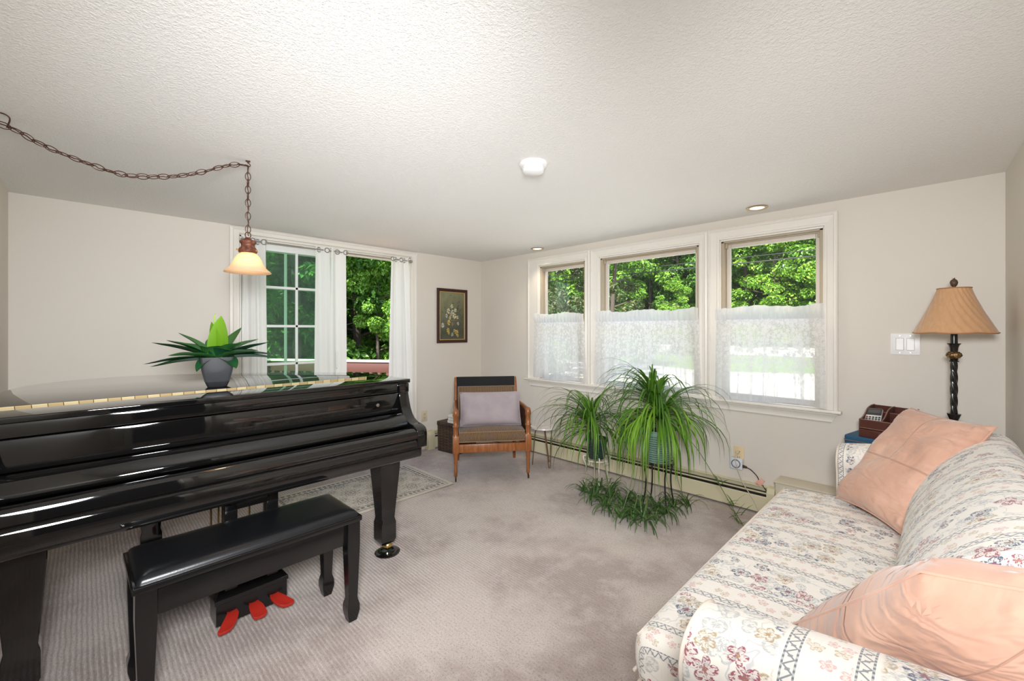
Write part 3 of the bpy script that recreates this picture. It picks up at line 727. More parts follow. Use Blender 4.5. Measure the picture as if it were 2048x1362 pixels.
def fixtures():
    heater('baseboard_heater', 'long beige baseboard heater under the three windows', 3.05, (.085, 0, 0), 0, [(3.0, 3.05)])
    heater('baseboard_heater', 'short beige baseboard heater on the wall below the flower painting', .70, (0, -.80, 0), R(90), [(0, .085)])
    b = thing('valve_box', 'beige metal box at the end of the window-wall heater beside the sofa', 'box', (3.34, -.005, 0))
    m = MB(); m.box((-.18, -.155, 0), (.18, 0, .275)); m.build('body', 'box_beige', b, bevel=.006)
    m = MB(); m.box((-.186, -.161, .272), (.186, 0, .284)); m.build('cover', 'box_beige', b, bevel=.004)
    # outlet on the left wall
    def outlet(o, M, mat):
        m = MB(); m.prism(rrect(.072, .118, .006, 3), 0, .006, M); m.build('plate', mat, o, bevel=.002)
        for s in (-1, 1):
            m = MB(); m.prism(rrect(.036, .030, .010, 4, (0, s * .020)), .006, .009, M); r = m.build('receptacle', mat, o)
            m = MB()
            for dx in (-.007, .007): m.prism([(dx - .0014, s * .020 - .002), (dx + .0014, s * .020 - .002), (dx + .0014, s * .020 + .008), (dx - .0014, s * .020 + .008)], .0088, .0096, M)
            m.prism([(.003 * math.cos(a * .785), s * .020 - .008 + .003 * math.sin(a * .785)) for a in range(8)], .0088, .0096, M)
            m.build('slot', 'slot', r, smooth=0)
    ML = Matrix(((0, 0, 1, 0), (1, 0, 0, 0), (0, 1, 0, 0), (0, 0, 0, 1)))      # plate plane -> left wall, facing +x
    MR = Matrix(((1, 0, 0, 0), (0, 0, -1, 0), (0, 1, 0, 0), (0, 0, 0, 1)))     # -> right wall, facing -y
    o = thing('wall_outlet', 'cream outlet plate low on the wall to the right of the patio door', 'outlet', (0, -.808, .360)); outlet(o, ML, 'plate_cream')
    o = thing('wall_outlet', 'almond outlet plate under the right window with a timer plugged into it', 'outlet', (2.890, 0, .372)); outlet(o, MR, 'plate_almond')
    t = thing('plug_timer', 'square grey plug-in timer with a round dial on the almond outlet', 'timer', (2.882, -.010, .312))
    m = MB(); m.prism(rrect(.084, .078, .006, 3), 0, .032, MR); m.build('housing', 'timer', t, bevel=.003)
    m = MB(); m.lathe([(.031, .032), (.031, .036), (.027, .037), (.027, .033)], seg=28, M=MR); m.build('dial_ring', 'timer_ring', t)
    m = MB(); m.lathe([(.0, .034), (.024, .034), (.024, .0375), (.016, .0385), (.014, .044), (0, .044)], seg=28, M=MR); m.build('dial', 'timer', t)
    c = thing('power_cord', 'thin cream cord hanging down from the almond outlet past the timer', 'cord', (2.885, -.012, .39))
    m = MB(); m.lathe([(0, 0), (.010, 0), (.012, .008), (.009, .020), (.004, .024), (0, .024)], seg=10, M=MR); m.build('plug', 'cord_cream', c)
    m = MB(); m.tube(catmull([(0, -.024, -.002), (-.004, -.045, -.03), (.004, -.050, -.075), (.016, -.046, -.12), (.05, -.050, -.20), (.085, -.075, -.235), (.135, -.085, -.30), (.185, -.10, -.372), (.30, -.11, -.386)], 8), .0028, 6); m.build('cable', 'cord_cream', c)
    c = thing('extension_cord', 'dark brown cord with a pink plug block running down behind the sofa', 'cord', (2.924, -.028, .300))
    m = MB(); m.loft([[V(0, y * .009, z * .010) for y, z in ((-1, -1), (1, -1), (1, 1), (-1, 1))], [V(.028, y * .006, z * .006 - .004) for y, z in ((-1, -1), (1, -1), (1, 1), (-1, 1))]]); m.build('plug', 'cord_brown', c, bevel=.002)
    m = MB(); m.tube(catmull([(.026, 0, -.004), (.055, -.004, -.014), (.09, -.004, -.045), (.105, -.004, -.072)], 6), .0035, 6); m.tube(catmull([(.128, -.004, -.105), (.16, -.006, -.145), (.20, -.02, -.19), (.235, -.035, -.205), (.33, -.08, -.29)], 6), .0035, 6); m.build('cable', 'cord_brown', c)
    m = MB(); m.prism(rrect(.030, .044, .004, 3), 0, .020, Matrix.Translation((.115, .012, -.088)) @ Matrix.Rotation(R(35), 4, 'Y') @ MR); m.prism(rrect(.010, .040, .004, 3), 0, .014, Matrix.Translation((.090, .012, -.094)) @ Matrix.Rotation(R(35), 4, 'Y') @ MR); m.build('plug_block', 'pink_plastic', c, bevel=.002)
    s = thing('switch_plate', 'white double rocker switch plate on the wall left of the lamp shade', 'switch', (3.790, 0, 1.202))
    m = MB(); m.prism(rrect(.128, .124, .006, 3), 0, .006, MR); m.build('plate', 'plate_white', s, bevel=.002)
    for dx in (-.023, .023):
        m = MB(); m.prism([(dx - .0175, -.035), (dx + .0175, -.035), (dx + .0175, .035), (dx - .0175, .035)], .006, .0068, MR); m.build('rocker_frame', 'timer_ring', s, smooth=0)
        m = MB(); M = MR
        m.add([M @ V(dx + i * .016, j * .0335, k) for i, j, k in ((-1, -1, .006), (1, -1, .006), (1, 1, .006), (-1, 1, .006), (-1, -1, .012), (1, -1, .012), (1, 0, .0085), (-1, 0, .0085), (1, 1, .0075), (-1, 1, .0075))], [(0, 3, 2, 1), (4, 5, 6, 7), (7, 6, 8, 9), (0, 1, 5, 4), (3, 9, 8, 2), (0, 4, 7, 9, 3), (1, 2, 8, 6, 5)])
        m.build('rocker', 'plate_white', s, smooth=0)
    for dx in (-.023, .023):
        for sz in (-.049, .049): m = MB(); m.lathe([(0, .006), (.003, .006), (.003, .0072), (0, .0072)], (dx, sz, 0), 8, M=MR); m.build('screw', 'chrome', s)
    # ceiling
    for lab, x, y, r in (('recessed ceiling light above the rightmost window', 3.062, -.194, .062), ('recessed ceiling light above the leftmost window near the corner', 1.048, -.155, .062)):
        o = thing('recessed_light', lab, 'ceiling light', (x, y, HC), group='recessed lights along the window wall')
        m = MB(); m.lathe([(r, .003), (r + .004, -.004), (r, -.008), (r - .016, -.006), (r - .020, .003)], seg=36); m.build('trim_ring', 'gold_ring', o)
        m = MB(); m.lathe([(0, .002), (r - .019, .002), (r - .019, -.004), (0, -.006)], seg=36); m.build('lens', 'lens', o)
    o = thing('smoke_detector', 'round white smoke detector in the middle of the ceiling', 'smoke detector', (2.515, -1.83, HC))
    m = MB(); m.lathe([(0, 0), (.068, 0), (.070, -.006), (.066, -.016), (.056, -.020), (0, -.020)], seg=36); m.build('base_ring', 'plate_white', o)
    m = MB(); m.lathe([(.050, -.018), (.055, -.024), (.054, -.030), (.050, -.045), (.040, -.050), (0, -.051)], seg=36); b = m.build('cover', 'plate_white', o)
    m = MB()
    for k in range(14):
        a = k * 2 * math.pi / 14 + .1
        m.box((-.007, .0525, -.0295), (.007, .0555, -.0265), Matrix.Rotation(a, 4, 'Z'))
    m.build('vent_slot', 'timer', b, smooth=0)
# ------------------------------------------------------------------ piano
def piano():
    p = thing('grand_piano', 'glossy black baby grand piano with lid and key cover closed', 'piano', (1.940, -2.82, 0), R(1.5))
    HR, HL = .768, -.842      # treble and bass ends
    # plan outline of the lid (local: x forward to the player, y to the treble side)
    bent = catmull([(-.42, .770), (-.62, .755), (-.80, .680), (-1.05, .440), (-1.35, .085), (-1.48, -.13), (-1.545, -.36), (-1.50, -.58), (-1.34, -.745), (-1.12, -.815), (-.95, -.845)], 6)
    bent = [(q.x, q.y) for q in bent]
    XH, XF, ZL = -.445, -.172, 1.000
    main = [(XH, .770)] + bent + [(XH, -.852)]
    m = MB(); m.prism(main, ZL - .022, ZL); lid = m.build('lid', 'piano', p, bevel=.004, bseg=3)
    m = MB(); m.prism([(XF, -.854), (XF, .772), (XH - .001, .772), (XH - .001, -.854)], ZL - .022, ZL); fl = m.build('lid_flap', 'piano', p, bevel=.004, bseg=3)
    m = MB(); m.tube([(XH, -.850, ZL), (XH, .640, ZL)], .0024, 8); m.build('hinge', 'hinge', lid)
    # case rim under the lid
    def shrink(pts, k=.025):
        cx = sum(a for a, b in pts) / len(pts); cy = sum(b for a, b in pts) / len(pts); out = []
        for a, b in pts:
            d = math.hypot(a - cx, b - cy); out.append((a + (cx - a) / d * k, b + (cy - b) / d * k))
        return out
    rim = [(-.30, .745)] + shrink(bent) + [(-.30, -.825)]
    m = MB(); m.prism(rim, .665, ZL - .024); m.build('case', 'piano', p, bevel=.006)
    m = MB(); m.prism([(-.30, -.820), (-.012, -.820), (-.012, .745), (-.30, .745)], .584, .668); m.build('key_bed', 'piano', p, bevel=.012, bseg=3)
    # cheek arms with the scrolled front
    sc = catmull([(0, .640), (0, .715), (-.010, .742), (-.040, .756), (-.085, .765), (-.125, .787), (-.155, .825), (-.172, .870), (-.182, .905)], 5)
    prof = [(q.x, q.y) for q in sc] + [(-.186, .922), (-.180, .926), (-.180, .976), (-.46, .976), (-.46, .640)]
    for s in (1, -1):
        y0 = HR if s > 0 else HL; y1 = y0 - s * .062
        m = MB(); m.prism(prof, min(y0, y1), max(y0, y1), axis='y'); m.build('cheek_arm', 'piano', p, bevel=.005, bseg=3)
    WR, WL = HR - .063, HL + .063
    def run(name, pr, bev=.0, mat='piano', par=p, sm=35):
        m = MB(); m.loft([[V(x, WL, z) for x, z in pr], [V(x, WR, z) for x, z in pr]]); return m.build(name, mat, par, smooth=sm, bevel=bev)
    run('front_rail', [(-.190, .927), (-.190, .977), (-.26, .977), (-.26, .927)], .003)
    m = MB(); prf = [(-.192, .812), (-.192, .922), (-.24, .922), (-.24, .812)]
    m.loft([[V(x, WL, z) for x, z in prf], [V(x, WR, z) for x, z in prf]]); fb = m.build('fallboard', 'piano', p, bevel=.004)
    fold = catmull([(-.188, .800), (-.165, .812), (-.138, .808), (-.110, .792), (-.092, .768), (-.088, .752)], 6)
    prf = [(q.x, q.y) for q in fold] + [(-.100, .738), (-.22, .738), (-.22, .800)]
    m = MB(); m.loft([[V(x, WL + .006, z) for x, z in prf], [V(x, WR - .004, z) for x, z in prf]]); m.build('fallboard_fold', 'piano', fb, smooth=35, bevel=.003)
    m = MB(); m.lathe([(0, 0), (.0095, 0), (.0095, .003), (.006, .004), (0, .0025)], (.0, .0, .0), 20, 'x', Matrix.Translation((-.1925, .575, .868))); m.build('lock', 'chrome', fb)
    run('key_slip', [(-.30, .66), (-.075, .66), (-.075, .730), (-.068, .738), (-.045, .744), (-.022, .741), (-.006, .730), (.0, .712), (.001, .694), (-.004, .688), (-.010, .684), (-.010, .66)], .0)
    run('key_bed_moulding', [(-.02, .60), (-.006, .602), (.0, .62), (.0, .655), (-.003, .672), (-.008, .680), (-.02, .682), (-.03, .682), (-.03, .60)], .0)
    # legs
    def leg(x, y, cast):
        m = MB()
        def sq(w, z): return [V(x + i * w / 2, y + j * w / 2, z) for i, j in ((-1, -1), (1, -1), (1, 1), (-1, 1))]
        m.loft([sq(.128, .60), sq(.128, .585), sq(.124, .50), sq(.080, .205), sq(.092, .180), sq(.092, .085), sq(.076, .062)])
        l = m.build('leg', 'piano', p, smooth=20, bevel=.003)
        m = MB(); m.lathe([(0, .020), (.016, .022), (.026, .034), (.028, .046), (.022, .058), (.014, .064), (0, .064)], (x + .012, y + .010, 0), 16); m.build('caster', 'brass', l)
    leg(-.255, .655, 1); leg(-.255, -.730, 1); leg(-1.06, -.30, 1)
    # pedal lyre
    ly = -.045
    m = MB()
    for dy in (-.082, .082): m.loft([[V(-.205 + i * .030, ly + dy + j * .024, z) for i, j in ((-1, -1), (1, -1), (1, 1), (-1, 1))] for z in (.16, .60)])
    m.box((-.235, ly - .106, .50), (-.175, ly + .106, .535)); m.box((-.26, ly - .13, .575), (-.15, ly + .13, .60))
    l = m.build('lyre', 'black_wood', p, bevel=.003)
    m = MB(); x0, x1 = -.270, -.165
    for a, b, z0, z1 in (((x0, ly - .140), (x1, ly + .140), .028, .118),): m.box((a[0], a[1], z0), (b[0], b[1], z1))
    m.loft([[V(x, y, z) for x, y in pts] for z, pts in ((.118, [(x0 - .004, ly - .145), (x1 + .004, ly - .145), (x1 + .004, ly + .145), (x0 - .004, ly + .145)]), (.135, [(x0 - .004, ly - .145), (x1 + .004, ly - .145), (x1 + .004, ly + .145), (x0 - .004, ly + .145)]), (.165, [(x0 + .018, ly - .122), (x1 - .026, ly - .122), (x1 - .026, ly + .122), (x0 + .018, ly + .122)]))])
    m.build('pedal_box', 'black_wood', l, smooth=20, bevel=.002)
    m = MB()
    for dy in (-.138, -.110, .0): m.tube([(-.265 if dy < -.05 else -.225, ly + dy, .165), (-.265 if dy < -.05 else -.225, ly + dy, .60)], .0045, 8)
    m.build('pedal_rod', 'brass', l)
    for k, (dy, bend) in enumerate(((-.084, -.035), (0, .006), (.084, .030))):
        m = MB(); outl = []
        top = catmull([(x1 - .006, 0, .072), (x1 + .014, 0, .071), (x1 + .036, bend * .25, .065), (x1 + .062, bend * .8, .052), (x1 + .080, bend * 1.35, .043)], 6)
        rings = []
        for i, q in enumerate(top):
            t = i / (len(top) - 1); w = .016 + .013 * math.sin(min(1, t * 1.15) * math.pi * .62) ** 1.4; w *= (1 if t < .86 else math.sqrt(max(.02, 1 - ((t - .86) / .145) ** 2)))
            c = V(q.x, ly + dy + q.y, q.z)
            rings.append([c + V(0, -w, .004), c + V(0, -w * .5, .001), c + V(0, w * .5, .001), c + V(0, w, .004), c + V(0, w * .9, -.010), c + V(0, -w * .9, -.010)])
        m.loft(rings); m.build('pedal', 'pedal_red', l, smooth=50, bevel=.0015)
    # caster cups on the carpet
    for lab, (a, b) in (('black round caster cup under the right front piano leg', (-.255, .655)), ('black round caster cup under the left front piano leg', (-.255, -.690))):
        th = R(1.5); wxp = 1.940 + a * math.cos(th) - b * math.sin(th); wyp = -2.82 + a * math.sin(th) + b * math.cos(th)
        if b < 0: continue
        c = thing('caster_cup', lab, 'caster cup', (wxp + .010, wyp + .010, 0))
        m = MB(); m.lathe([(0, 0), (.070, 0), (.071, .005), (.064, .009), (.044, .010), (.040, .018), (.036, .018), (.033, .011), (0, .010)], seg=32); m.build('cup', 'black_wood', c)

def bench():
    b = thing('piano_bench', 'black piano bench with a padded leather seat pushed under the piano', 'bench', (1.965, -2.915, 0), R(1.0))
    L, D = .385, .166
    m = MB(); m.prism(rrect(2 * D, 2 * L, .004, 2), .440, .462); m.build('seat_board', 'black_wood', b, bevel=.003)
    rings = []
    for z, k in ((.462, 0), (.468, .002), (.476, .004), (.483, .012), (.487, .026), (.489, .06)): rings.append([V(x, y, z) for x, y in rrect(2 * (D - .010 - k), 2 * (L - .010 - k), .014, 4)])
    m = MB(); m.loft(rings); m.build('cushion', 'leather', b, smooth=60)
    m = MB()
    for s in (-1, 1): m.box((s * (D - .030) - .009, -L + .03, .345), (s * (D - .030) + .009, L - .03, .440)); m.box((-D + .03, s * (L - .032) - .009, .345), (D - .03, s * (L - .032) + .009, .440))
    m.build('apron', 'black_wood', b, bevel=.002)
    for sx in (-1, 1):
        for sy in (-1, 1):
            x, y = sx * (D - .034), sy * (L - .036); m = MB()
            def sq(w, z): return [V(x + i * w / 2, y + j * w / 2, z) for i, j in ((-1, -1), (1, -1), (1, 1), (-1, 1))]
            m.loft([sq(.056, .440), sq(.056, .34), sq(.040, .100), sq(.054, .072), sq(.054, .045), sq(.036, .0)])
            m.build('leg', 'black_wood', b, smooth=20, bevel=.002)

def agave():
    a = thing('potted_agave', 'artificial agave in a square charcoal pot on the piano lid', 'plant', (1.372, -2.930, 1.0005), R(-10))
    m = MB(); rings = []
    for z, w in ((0, .070), (.004, .082), (.035, .106), (.080, .126), (.125, .140), (.150, .143), (.150, .135), (.130, .131), (.128, .02)):
        rings.append([V(x, y, z) for x, y in rrect(w, w, .014, 4)])
    m.loft(rings); m.build('pot', 'pot_black', a, smooth=50)
    m = MB(); m.prism(rrect(.124, .124, .012, 3), .120, .136); m.build('soil', 'soil', a)
    r = random.Random(3)
    dark, mid, lime = (.013, .066, .024), (.034, .13, .030), (.15, .33, .014)
    # az (world, towards the viewer is about -45), elevation, length, width, droop, colour
    # az seen from the player's right shoulder (0 right, 90 away, -90 near), elevation, length, width, droop, colour
    L = [(184, 6, .275, .056, .30, dark), (-166, 2, .255, .060, .25, dark), (-176, 26, .262, .068, .22, dark), (168, 34, .225, .062, .28, mid), (156, 46, .215, .056, .25, mid),
         (-72, 36, .170, .082, .65, dark), (-108, 42, .155, .090, .55, mid), (-48, 46, .165, .078, .55, mid), (-22, 26, .245, .070, .20, dark), (-8, 8, .262, .064, .30, dark), (6, 14, .268, .060, .40, dark), (26, 36, .225, .068, .35, mid),
         (44, 52, .215, .060, .12, mid), (70, 40, .20, .066, .3, mid), (100, 40, .20, .066, .3, mid), (130, 30, .22, .06, .3, mid), (-132, 4, .13, .055, 1.0, dark), (-150, 18, .21, .070, .35, mid), (-32, 24, .20, .070, .4, mid), (-60, 4, .15, .07, .7, dark)]
    for az, el, ln, w, dr, c in L:
        A = R(az + 90); d = V(math.cos(A), math.sin(A), 0); n = 12; pts = []; wd = []; p = V(0, 0, .135) + d * .010; e = R(el)
        for k in range(n + 1):
            t = k / n; pts.append(p.copy()); wd.append(1.22 * w * (math.sin(math.pi * (.18 + .82 * t) ** .9) ** .8 * .98 + .02 if t < 1 else .02) * (1 if t < .97 else .25))
            p = p + (d * math.cos(e) + V(0, 0, math.sin(e))) * ln / n; e -= R(dr * 100) / n * (.4 + t) if k < n * .75 else -R(3)
        cc = tuple(v * r.uniform(.85, 1.2) for v in c)
        cols = []
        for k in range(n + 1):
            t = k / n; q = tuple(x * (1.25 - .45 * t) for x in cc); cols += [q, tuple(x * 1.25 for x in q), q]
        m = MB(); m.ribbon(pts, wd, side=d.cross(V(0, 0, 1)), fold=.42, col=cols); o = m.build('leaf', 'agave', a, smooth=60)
    for az, lean, h, w in ((-62, .10, .225, .100), (-140, .10, .195, .085), (60, .06, .18, .06)):
        A = R(az + 90); d = V(math.cos(A), math.sin(A), 0); n = 10
        pts = [V(0, 0, .13) + d * (.012 + lean * h * (k / n)) + V(0, 0, h * k / n) for k in range(n + 1)]; wd = [w * (math.sin(math.pi * (.22 + .78 * k / n)) ** .75 if k < n else .03) for k in range(n + 1)]
        m = MB(); m.ribbon(pts, wd, side=d.cross(V(0, 0, 1)), fold=.30, col=[tuple(v * (.75 + .25 * k / n) for v in lime) for k in range(n + 1) for _ in range(3)]); m.build('heart_leaf', 'agave', a, smooth=60)
    m = MB(); A = R(-30); d = V(math.cos(A), math.sin(A), 0)
    m.ribbon([V(0, 0, .28) + d * x + V(0, 0, z) for x, z in ((.012, 0), (.016, .03), (.026, .055), (.022, .080), (.010, .09))], [.010, .009, .008, .006, .002], side=d.cross(V(0, 0, 1)), fold=.2, col=(.36, .55, .10)); m.build('shoot', 'agave', a)

# ------------------------------------------------------------------ swag lamp
def chain(m, pts, link=.036, w=.0125, r=.0019):
    """oval links along a path, each turned a quarter from the last"""
    P = [V(*p) for p in pts]; D = [0]
    for i in range(1, len(P)): D.append(D[-1] + (P[i] - P[i - 1]).length)
    def at(s):
        s = max(0, min(D[-1] - 1e-6, s))
        for i in range(1, len(P)):
            if s <= D[i]: f = (s - D[i - 1]) / (D[i] - D[i - 1]); return P[i - 1].lerp(P[i], f)
        return P[-1]
    s = 0; k = 0
    while s + link <= D[-1] + .004:
        a, b = at(s), at(s + link); c = (a + b) / 2; t = (b - a).normalized()
        u = V(0, 0, 1) if abs(t.z) < .9 else V(.7, .7, 0); x = t.cross(u).normalized(); y = x.cross(t)
        A = R(45 + 90 * k + rng.uniform(-18, 18)); n = x * math.cos(A) + y * math.sin(A)
        hl = link * .5 + r; ring = []
        for i in range(14):
            q = 2 * math.pi * i / 14; ring.append(c + t * hl * math.cos(q) * 1.05 + n * w * math.sin(q) * (1 - .1 * math.cos(2 * q)))
        m.tube(ring, r, 5, closed=True); s += link - r * 2; k += 1
def pendant():
    hx, hy = 1.550, -2.837
    p = thing('swag_lamp', 'lit pendant lamp with a frosted amber bell shade hanging on a bronze swag chain', 'pendant lamp', (hx, hy, HC))
    L = lambda x, y, z: (x - hx, y - hy, z - HC)
    m = MB(); pr = [(.018, -.445), (.030, -.449), (.046, -.462), (.058, -.482), (.066, -.503), (.078, -.522), (.099, -.541), (.101, -.545), (.097, -.546), (.076, -.527), (.063, -.506), (.055, -.485), (.043, -.466), (.028, -.454), (.018, -.450)]
    n = len(pr); rings = [[V(r * math.cos(a), r * math.sin(a), z) for a in [2 * math.pi * i / 40 for i in range(40)]] for r, z in pr]
    m.loft(rings, caps=False); m.build('shade', 'shade_glass', p, smooth=60)
    m = MB(); m.lathe([(0, -.372), (.010, -.374), (.018, -.384), (.031, -.388), (.036, -.394), (.034, -.402), (.029, -.408), (.029, -.418), (.035, -.426), (.040, -.432), (.041, -.444), (.036, -.450), (0, -.450)], seg=28); c = m.build('socket_cap', 'cap', p)
    m = MB(); m.tube([V(0, math.cos(a) * .012, -.362 + math.sin(a) * .015) for a in [2 * math.pi * k / 16 for k in range(16)]], .0024, 6, closed=True); m.build('loop', 'bronze', c)
    for a in (.6, 2.7, 4.8): m = MB(); m.lathe([(0, 0), (.003, 0), (.003, .008), (.0045, .008), (.0045, .012), (0, .012)], (0, 0, 0), 8, 'x', Matrix.Rotation(a, 4, 'Z') @ Matrix.Translation((.038, 0, -.438))); m.build('thumb_screw', 'brass', c)
    m = MB(); m.lathe([(0, -.452), (.012, -.456), (.013, -.468), (.021, -.482), (.026, -.500), (.024, -.516), (.014, -.529), (0, -.533)], seg=24); m.build('bulb', 'bulb', p)
    # ceiling hooks
    h2 = (1.372, -3.700)
    for (x, y) in ((hx, hy), h2):
        m = MB(); m.lathe([(0, 0), (.011, 0), (.010, -.004), (.003, -.005), (.003, -.012), (0, -.012)], L(x, y, HC), 16)
        m.tube([L(x, y + .010 * math.sin(a), HC - .019 + .009 * math.cos(a)) for a in [R(k) for k in range(0, 271, 30)]], .0022, 6); m.build('ceiling_hook', 'bronze', p)
    m = MB(); chain(m, [(0, 0, -.026), (0, 0, -.360)], .036, .0105)
    sw = catmull([(0, 0, -.024), (-.012, -.060, -.030), (-.038, -.186, -.094), (-.059, -.293, -.135), (-.090, -.442, -.158), (-.114, -.564, -.131), (-.139, -.684, -.088), (-.156, -.770, -.041), (h2[0] - hx, h2[1] - hy, -.024)], 12)
    chain(m, sw, .040, .0110); m.build('chain', 'bronze', p, smooth=70)
    m = MB(); r = random.Random(5)
    c = [q + V(r.uniform(-.004, .004), 0, r.uniform(-.005, .003)) for q in sw]
    m.tube(c, .0022, 6); m.tube([V(.003 * math.sin(k), .003 * math.cos(k * 1.3), -.026 - .34 * k / 24) for k in range(25)], .0022, 6)
    e = sw[int(len(sw) * .885)]
    m.tube(catmull([e + V(0, 0, -.004), e + V(.035, .010, .022), e + V(.032, -.010, .036), e + V(0, -.05, .040), e + V(-.03, -.085, .030)], 8), .0026, 6)
    m.build('lamp_cord', 'bronze', p, smooth=70)

# ------------------------------------------------------------------ picture
def picture():
    p = thing('framed_painting', 'small framed still life of yellow and white flowers on the corner wall', 'picture', (0, -.435, 1.445))
    w, h, t = .424, .612, .036
    def rail(m, a, b, i, tk, prof):
        a, b, i = V(*a), V(*b), V(*i); d = (b - a).normalized()
        m.loft([[a + i * q + d * q + V(z, 0, 0) for q, z in prof], [b + i * q - d * q + V(z, 0, 0) for q, z in prof]])
    pr = [(0, .002), (0, .016), (.006, .022), (.018, .018), (.030, .010), (t, .010), (t, .002)]
    g = [(t - .002, .004), (t - .002, .011), (t + .004, .012), (t + .008, .007), (t + .008, .004)]
    for nm, mt, pf in (('frame', 'frame_wood', pr), ('gilt_liner', 'gilt', g)):
        m = MB(); W, H = w / 2, h / 2
        rail(m, (0, -W, -H), (0, -W, H), (0, 1, 0), t, pf); rail(m, (0, W, -H), (0, W, H), (0, -1, 0), t, pf); rail(m, (0, -W, H), (0, W, H), (0, 0, -1), t, pf); rail(m, (0, -W, -H), (0, W, -H), (0, 0, 1), t, pf)
        m.build(nm, mt, p, smooth=30)
    r = random.Random(11); W, H = w - 2 * t, h - 2 * t
    blobs = []
    def fl(x, y, s, c, n=7):
        for k in range(n):
            a = k * 6.283 / n + r.uniform(-.3, .3); blobs.append((x + math.cos(a) * s * .55, y + math.sin(a) * s * .55, s * .42, s * .26, a, tuple(v * r.uniform(.8, 1.12) for v in c)))
        blobs.append((x, y, s * .25, s * .25, 0, tuple(v * .55 for v in c)))
    dk = (.055, .058, .035)
    for k in range(60): blobs.append((r.gauss(.66, .14), r.gauss(.55, .11), .035, .014, r.uniform(0, 3), tuple(v * r.uniform(.7, 1.6) for v in dk)))
    for k in range(40): blobs.append((r.gauss(.45, .12), r.gauss(.58, .07), .04, .012, r.uniform(0, 3), (.07, .075, .04)))
    blobs.append((.55, .345, .17, .095, 0, (.13, .11, .07))); blobs.append((.55, .41, .17, .02, 0, (.20, .18, .11))); blobs.append((.50, .33, .04, .08, 0, (.21, .19, .12)))
    pale, yel, wht, pink = (.78, .70, .44), (.74, .50, .10), (.66, .65, .54), (.60, .44, .28)
    for x, y, s, c in ((.48, .70, .060, pale), (.34, .60, .075, pale), (.50, .58, .07, wht), (.44, .53, .055, pink), (.62, .62, .06, pale), (.58, .50, .085, pale), (.70, .47, .05, pale), (.27, .50, .055, wht), (.40, .46, .05, pale), (.36, .36, .075, yel), (.12, .30, .07, wht), (.73, .34, .05, wht), (.33, .20, .065, yel), (.36, .14, .045, yel), (.58, .19, .045, pale), (.67, .15, .085, yel), (.50, .11, .055, wht), (.72, .08, .04, yel)): fl(x, y, s, c)
    for k in range(12): blobs.append((r.uniform(.15, .8), r.uniform(.06, .22), .03, .010, r.uniform(0, 3), (.09, .085, .045)))
    def colr(a, b):
        base = V(.22, .22, .12).lerp(V(.075, .08, .05), min(1, max(0, (1 - b) * 1.25 + (a - .4) * .35)))
        base *= 1 + .18 * noise.noise(V(a * 6, b * 9, 2)) + .10 * noise.noise(V(a * 30, b * 8, 5))
        if b < .24: base *= .9
        c = base
        for x, y, rx, ry, an, k in blobs:
            dx, dy = (a - x) * W, (b - y) * H; rx_, ry_ = rx * W, ry * W
            u = (dx * math.cos(an) + dy * math.sin(an)) / rx_; v = (-dx * math.sin(an) + dy * math.cos(an)) / ry_; q = u * u + v * v
            if q < 1: c = c.lerp(V(*k) * (1 - .25 * q), min(1, (1 - q) * 3) * .92)
        return tuple(c)
    m = MB(); m.grid(lambda a, b: V(.006, (a - .5) * W, (b - .5) * H), 84, 130, col=colr); m.build('painting', 'painting', p, smooth=0)
    m = MB(); m.box((.001, -w / 2 + .01, -h / 2 + .01), (.004, w / 2 - .01, h / 2 - .01)); m.build('backing', 'frame_wood', p, smooth=0)

